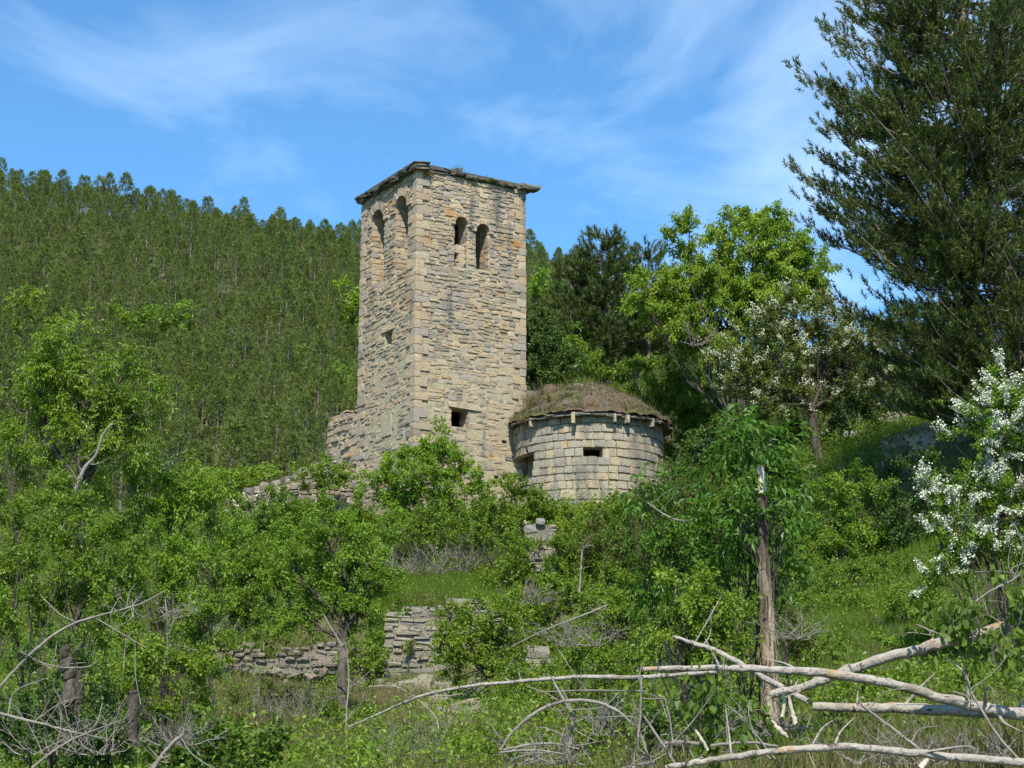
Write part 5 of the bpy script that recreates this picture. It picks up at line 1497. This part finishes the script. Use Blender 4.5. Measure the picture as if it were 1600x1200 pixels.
# short pieces of peeled white wood by the snapped trunk
for i, (lab, pp) in enumerate((("white peeled splinter standing upright beside the snapped trunk", [(1222, 1120, 13.6, 7), (1225, 1100, 13.6, 7), (1223, 1076, 13.6, 4)]),
                               ("white peeled stub leaning below the slanting stem", [(1243, 1130, 13.2, 9), (1237, 1110, 13.2, 8), (1232, 1085, 13.2, 6)]),
                               ("pale split stub under the poplar leaves", [(1086, 1140, 12.4, 5), (1098, 1158, 12.4, 7), (1106, 1172, 12.4, 5)]),
                               ("short weathered log end behind the poplar leaves", [(1195, 1118, 13.2, 9), (1215, 1138, 13.2, 11), (1232, 1152, 13.2, 9)]),
                               ("white cut stub at the very bottom by the lowest stem", [(1438, 1200, 11.4, 12), (1450, 1186, 11.4, 10)]))):
    stem("wood_stub", lab, "wood", pp, M['peeled'], 7, seed=150 + i)
# dark old stump in the left thicket
stem("old_stump", "dark old stump under the left thicket", "stump", [(108, 1100, 16.5, 26), (107, 1060, 16.5, 22), (104, 1035, 16.5, 22), (100, 1010, 16.5, 18)], M['bark'], 9, jit=.02, seed=160)
stem("old_stump", "second dark stump with a pale scar at the edge of the hollow", "stump", [(205, 1160, 15.5, 26), (206, 1120, 15.5, 22), (208, 1080, 15.5, 18)], M['bark'], 9, jit=.02, seed=161)


def bare_thicket(name, label, px, py, Y, w, h, n, seed, mat, d0=.012, up=.5, base=None):
    """Leafless twiggy bush."""
    g = np.random.default_rng(seed)
    b = at(px, py, Y)
    m = 1 / ppm(Y, b[2])
    lines = []
    for i in range(n):
        s = np.append(g.uniform(-1, 1, 2) * [w * m * .6, w * m * .3], 0)
        d = unit(np.array([g.normal(0, .8), g.normal(0, .6), up + g.random() * .6]))
        Ln = h * m * g.uniform(.5, 1.1)
        P, r_ = limb(s, s + d * Ln, d0, d0 * .3, g, 7, jit=.06)
        lines.append((P, r_))
        for k in range(4):
            j = int(g.integers(2, 6)); d2 = unit(d + g.normal(0, .5, 3)); L2 = Ln * g.uniform(.2, .5)
            P2, r2_ = limb(P[j], P[j] + d2 * L2, d0 * .5, d0 * .15, g, 5, jit=.06)
            lines.append((P2, r2_))
            for q in range(2):
                d3 = unit(d2 + g.normal(0, .8, 3))
                lines.append(limb(P2[2 + q], P2[2 + q] + d3 * L2 * .5, d0 * .28, d0 * .1, g, 4))
    r_ = root(name, b, label, "bush")
    V, Fq = tubes(lines, 4, cap=False)
    link("stems", mesh_np("stems", V, Fq, mat), r_)
    return r_


bare_thicket("bare_bush", "leafless grey bush under the pointed shrub, above the grass ledge", 690, 905, 48.2, 60, 62, 46, 1, GT, .016)
bare_thicket("bare_bush", "darker leafless bush beside the wall stub, above the grass ledge", 770, 900, 48.4, 60, 60, 40, 2, M['bark'], .016)
bare_thicket("bare_bush", "leafless bush at the left end of the grass ledge", 620, 900, 48, 36, 50, 24, 3, GT, .014)
bare_thicket("bare_bush", "pile of bare tan twigs at the bottom left corner", 110, 1180, 12.6, 120, 100, 24, 4, GT, .005)
bare_thicket("bare_bush", "spray of bare pale twigs in the left thicket", 230, 965, 17.5, 70, 60, 15, 5, GT, .005, up=.3)
bare_thicket("bare_bush", "hanging dead stalks behind the long pale stem", 1085, 1075, 17.2, 40, 110, 40, 6, GT, .006, up=1.2)
bare_thicket("bare_bush", "grey twiggy tangle below the wall stub", 830, 945, 41.5, 44, 44, 24, 7, GT, .012)
bare_thicket("bare_bush", "bare twig tangle under the wide dark bush", 340, 1000, 40.3, 36, 40, 16, 8, GT, .012)
bare_thicket("bare_bush", "fine bare twigs right of the snapped trunk", 1240, 1000, 16.5, 40, 60, 16, 9, GT, .005, up=.3)
bare_thicket("bare_bush", "bare twigs crossing over the thicket left of the elder", 900, 1010, 25, 60, 80, 26, 10, GT, .008, up=.3)
bare_thicket("bare_bush", "tangle of dead twigs beneath the crossing poplar stems", 1400, 1195, 12.2, 130, 70, 30, 11, GT, .005, up=.35)
bare_thicket("bare_bush", "tangle of dead twigs at the bottom middle", 860, 1195, 12.4, 130, 60, 30, 12, GT, .005, up=.35)
bare_thicket("bare_bush", "upright dry stalks among the herbs below the rubble spill", 640, 1190, 19.5, 90, 70, 40, 15, GT, .004, up=1.4)
bare_thicket("bare_bush", "dry stalks standing in the tan grass", 450, 1120, 27, 90, 50, 40, 16, GT, .004, up=1.6)
bare_thicket("bare_bush", "dead twigs tangled round the foot of the snapped trunk", 1215, 1150, 14.5, 60, 60, 24, 17, GT, .006, up=.3)
bare_thicket("bare_bush", "dry stalks beside the leaning sticks", 960, 1150, 14.8, 70, 70, 26, 18, GT, .004, up=1.2)
bare_thicket("bare_bush", "brown dead twigs over the bottom right corner", 1540, 1190, 13, 70, 60, 20, 19, GT, .005, up=.4)
bare_thicket("bare_bush", "grey twigs beside the stump at the edge of the hollow", 275, 1165, 14.5, 50, 60, 22, 13, GT, .006, up=.3)
bare_thicket("bare_bush", "weathered grey tangle in the walnut crown", 1088, 540, 60.5, 16, 40, 14, 14, GT, .016)


# ------------------------------------------------------------------ grass, weeds, tufts
def scatter_ground(n, y0, y1, x0=-.35, x1=.35, seed=0, dens=None):
    g = np.random.default_rng(seed)
    Y = np.sqrt(g.uniform(y0 ** 2, y1 ** 2, n)); X = g.uniform(x0, x1, n) * Y
    if dens is not None:
        k = g.random(n) < dens(X, Y)
        X, Y = X[k], Y[k]
    return np.stack([X, Y, H(X, Y)], -1)


def pxof(X, Y):
    Z = H(X, Y)
    return 800 + F * X / (Y * CP + (Z - EYE) * SP)


def clumps(n, per, hgt, wd, spread, mat, lean, seed):
    out = []
    for q in range(n):
        V, A = blades(np.zeros((1, 3)), per, hgt, wd, spread, seed + q, lean)
        A = np.repeat(np.random.default_rng(seed + q).random(per), 3)
        out.append(mesh_np("grass_clump", V, [np.arange(len(V)).reshape(-1, 3)], mat, attr=A))
    return out


def weeds(n, per, hgt, leaf, wid, spread, mat, seed):
    out = []
    for q in range(n):
        g = np.random.default_rng(seed + q)
        B = np.stack([g.normal(0, spread, per), g.normal(0, spread, per), g.uniform(.0, hgt, per)], -1)
        D = unit(g.normal(0, 1, B.shape) + np.array([0, 0, .15]))
        V = leaf_faces(B, D, leaf * g.uniform(.6, 1.3, per), wid, g, upb=1.2, droop=.15)
        out.append(mesh_np("weed_clump", V, [quads_to_tris(per)], mat, attr=np.repeat(np.full(per, g.random()), 4)))
    return out


def sow(name, label, pts_, meshes, seed, lo=.6, hi=1.4):
    g = np.random.default_rng(seed)
    p_ = pxof(pts_[:, 0], pts_[:, 1])
    spill = (p_ > 545) & (p_ < 775) & (pts_[:, 1] > 30.5) & (pts_[:, 1] < 44.8)
    bank = (p_ > 1375) & (p_ < 1530) & (pts_[:, 1] > 43) & (pts_[:, 1] < 51.5)
    spill = spill | (bank & (g.random(len(pts_)) < (.35 if meshes is CD else .8)))
    pts_ = pts_[~spill | (g.random(len(pts_)) < (.5 if meshes is CD else .1))]
    return scatter(name, label, pts_ - [0, 0, .02], g.random(len(pts_)) * 6.28, g.uniform(lo, hi, len(pts_)), meshes, seed)


CG = clumps(6, 26, .32, .018, .13, M['grass'], .5, 400)
CT = clumps(5, 40, .42, .02, .12, M['grass'], .22, 420)
CD = clumps(5, 30, .4, .014, .13, M['dry_grass'], .4, 440)
CW = weeds(8, 70, .3, .05, .034, .16, M['weed'], 460)
CH = weeds(6, 120, .75, .055, .034, .2, M['leaf_mid'], 480)
CB = weeds(5, 90, .5, .055, .034, .2, M['leaf_bright'], 500)
sow("grass", "green grass over the whole slope", scatter_ground(15000, 14, 66, seed=1), CG, 1)
sow("grass", "fresh tall grass on the ledge above the terrace wall", scatter_ground(2600, 44.9, 48.8, -.085, .02, seed=3), CT, 2, .7, 1.2)
sow("grass", "bright meadow grass in the clearing right of the snapped trunk", scatter_ground(3600, 26, 40, .16, .27, seed=5), CT, 3, .5, 1.0)
sow("grass", "dry tan grass mixed into the rough patch below the low wall", scatter_ground(2400, 24, 39.5, -.19, -.05, seed=7), CD, 4)
sow("grass", "dry tan grass between the dead twigs near the fallen stems", scatter_ground(2600, 13, 32, -.12, .32, seed=8), CD, 9)
sow("undergrowth", "low leafy weeds filling the slope between bushes", scatter_ground(6500, 15, 60, seed=9), CW, 5)
sow("undergrowth", "taller tangled greenery filling the gaps between bushes", scatter_ground(1900, 16, 62, seed=11, dens=lambda X, Y: np.where((Y < 40) & (((X / Y > .165) & (Y > 25)) | ((X / Y < -.09) & (X / Y > -.19) & (Y > 27))), .3, 1.)), CH, 6, .6, 1.5)
sow("undergrowth", "brighter green herb clumps scattered over the slope", scatter_ground(1100, 16, 60, seed=12, dens=lambda X, Y: np.where((Y < 40) & (X / Y > .165), .4, 1.)), CB, 7, .6, 1.4)


g9b = np.random.default_rng(91)


def tuft(name, label, c, mat, n, hgt, wd, spread, seed, up=1.0):
    g = np.random.default_rng(seed)
    B = g.normal(0, spread, (n, 3)) * [1, 1, .4]
    D = unit(g.normal(0, .6, (n, 3)) + np.array([0, -.2, up]))
    S = unit(np.cross(D, g.normal(0, 1, (n, 3)))) * wd * .5
    V = np.stack([B - S, B + S, B + D * hgt * g.uniform(.5, 1.2, (n, 1))], 1).reshape(-1, 3)
    o = link(name, mesh_np(name, V, [np.arange(len(V)).reshape(-1, 3)], mat, attr=np.repeat(g.random(n), 3)), loc=tuple(c))
    return tag(o, label, "plant")


def on_face(px, py, n=NR, u=DR, out=.04):
    a_, z_ = uv(px, py, C0, u, n)
    return C0 + u * a_ + n * out + np.array([0, 0, z_])


for i, (p, q, mt, lab) in enumerate(((670, 272, 'dry_grass', "rusty dry tuft under the eave near the tower corner"), (737, 281, 'leaf_grey', "largest green-brown tuft under the tower eave"),
                                     (762, 283, 'leaf_grey', "small tuft under the middle of the tower eave"), (785, 288, 'dry_grass', "dry tuft under the far end of the tower eave"), (715, 266, 'dry_grass', "thin dry fringe under the tower eave"))):
    tuft("wall_tuft", lab, on_face(p, q), M[mt], 130, .2, .02, .1, 20 + i, up=.1)
for i, (p, q, lab) in enumerate(((857, 622, "pale leafy rosette at the left of the apse roof"), (888, 618, "tall pale rosette in the middle of the apse roof"), (922, 620, "round pale rosette right of the others on the apse roof"))):
    tuft("roof_plant", lab, at(p, q + 2, 60.6), M['leaf_grey'], 30, .3, .06, .04, 30 + i, up=.8)
tuft("roof_tuft", "tall dry grass where the apse roof meets the tower", at(830, 630, 61.), M['dry_grass'], 240, .5, .02, .2, 40)
tuft("roof_tuft", "short green moss tuft along the ridge of the apse roof", at(905, 600, 62.3), M['grass'], 300, .2, .03, .5, 41)
tuft("roof_tuft", "reddish tuft over the apse eave by the breach", at(822, 655, 60.7), M['dry_grass'], 200, .22, .03, .16, 42, up=.1)
tuft("wall_tuft", "brown dry fringe along the top of the terrace wall", at(670, 946, 44.85), M['dry_grass'], 500, .16, .025, .55, 43, up=.4)
tuft("wall_tuft", "grassy fringe on the left half of the low rubble wall", at(370, 1010, 39.2), M['grass'], 400, .3, .02, .5, 50)
tuft("wall_tuft", "dry fringe on the right half of the low rubble wall", at(460, 1012, 39.2), M['dry_grass'], 300, .28, .018, .4, 51)
tuft("wall_tuft", "green tuft in the gap of the wall stub", at(836, 852, 46.95), M['grass'], 120, .3, .03, .12, 52)
tuft("wall_tuft", "rusty tuft on top of the nave wall strip past the apse", at(1044, 689, 63.6), M['dry_grass'], 140, .22, .03, .12, 44)

sp_ = []
for (p, q) in zip(g9b.uniform(548, 772, 420), g9b.uniform(1066, 1150, 420)):
    sp_.append(hit(p, q, 27., 44.4))
sp_ = np.array(sp_)
scatter("loose_rubble", "small loose stones strewn between the boulders of the spill", sp_, g9b.random(420) * 6.28, g9b.uniform(.07, .26, 420), P_DRK.me[:7] + P_TER.me[:5], 41)

bk_ = np.stack([g9b.uniform(9.6, 13.4, 200), g9b.uniform(44.4, 50.6, 200)], -1)
bk_ = np.column_stack([bk_, H(bk_[:, 0], bk_[:, 1]) + .04])
scatter("loose_stones", "small stones and crumbs of rock on the shaded sandy bank", bk_, g9b.random(200) * 6.28, g9b.uniform(.04, .2, 200), P_DRK.me[:6] + P_TER.me[:4], 43)

# bare sandy bank under the big pine
sx, sy = np.meshgrid(np.linspace(0, 1, 60), np.linspace(0, 1, 40))
g5 = np.random.default_rng(3)
X0, X1 = ground(1385, 47)[0], ground(1520, 47)[0]
SX = X0 + (X1 - X0) * sx; SY = 44.2 + 6.6 * sy + np.sin(sx * 6) * .4
edge = np.minimum(np.minimum(sx, 1 - sx) * 3.5, np.minimum(sy, 1 - sy) * 3) - .55 + .75 * vnoise(SX, SY, 1.1, 8)
SZ = H(SX, SY) + .14 * np.clip(edge, -1, 1) + vnoise(SX, SY, .4, 5) * .06 * np.clip(edge, 0, 1) - .03
i_, j_ = np.meshgrid(np.arange(59), np.arange(39))
a_ = (j_ * 60 + i_).ravel()
tag(link("sandy_bank", mesh_np("sandy_bank", np.stack([SX, SY, SZ], -1).reshape(-1, 3), [np.stack([a_, a_ + 1, a_ + 61, a_ + 60], -1)], M['sand'], True)), kind="structure")

tot = sum(len(m.polygons) for m in bpy.data.meshes)
print("POLYS in mesh data:", tot, "objects:", len(SC.objects), "pine tris", n_a, n_b)
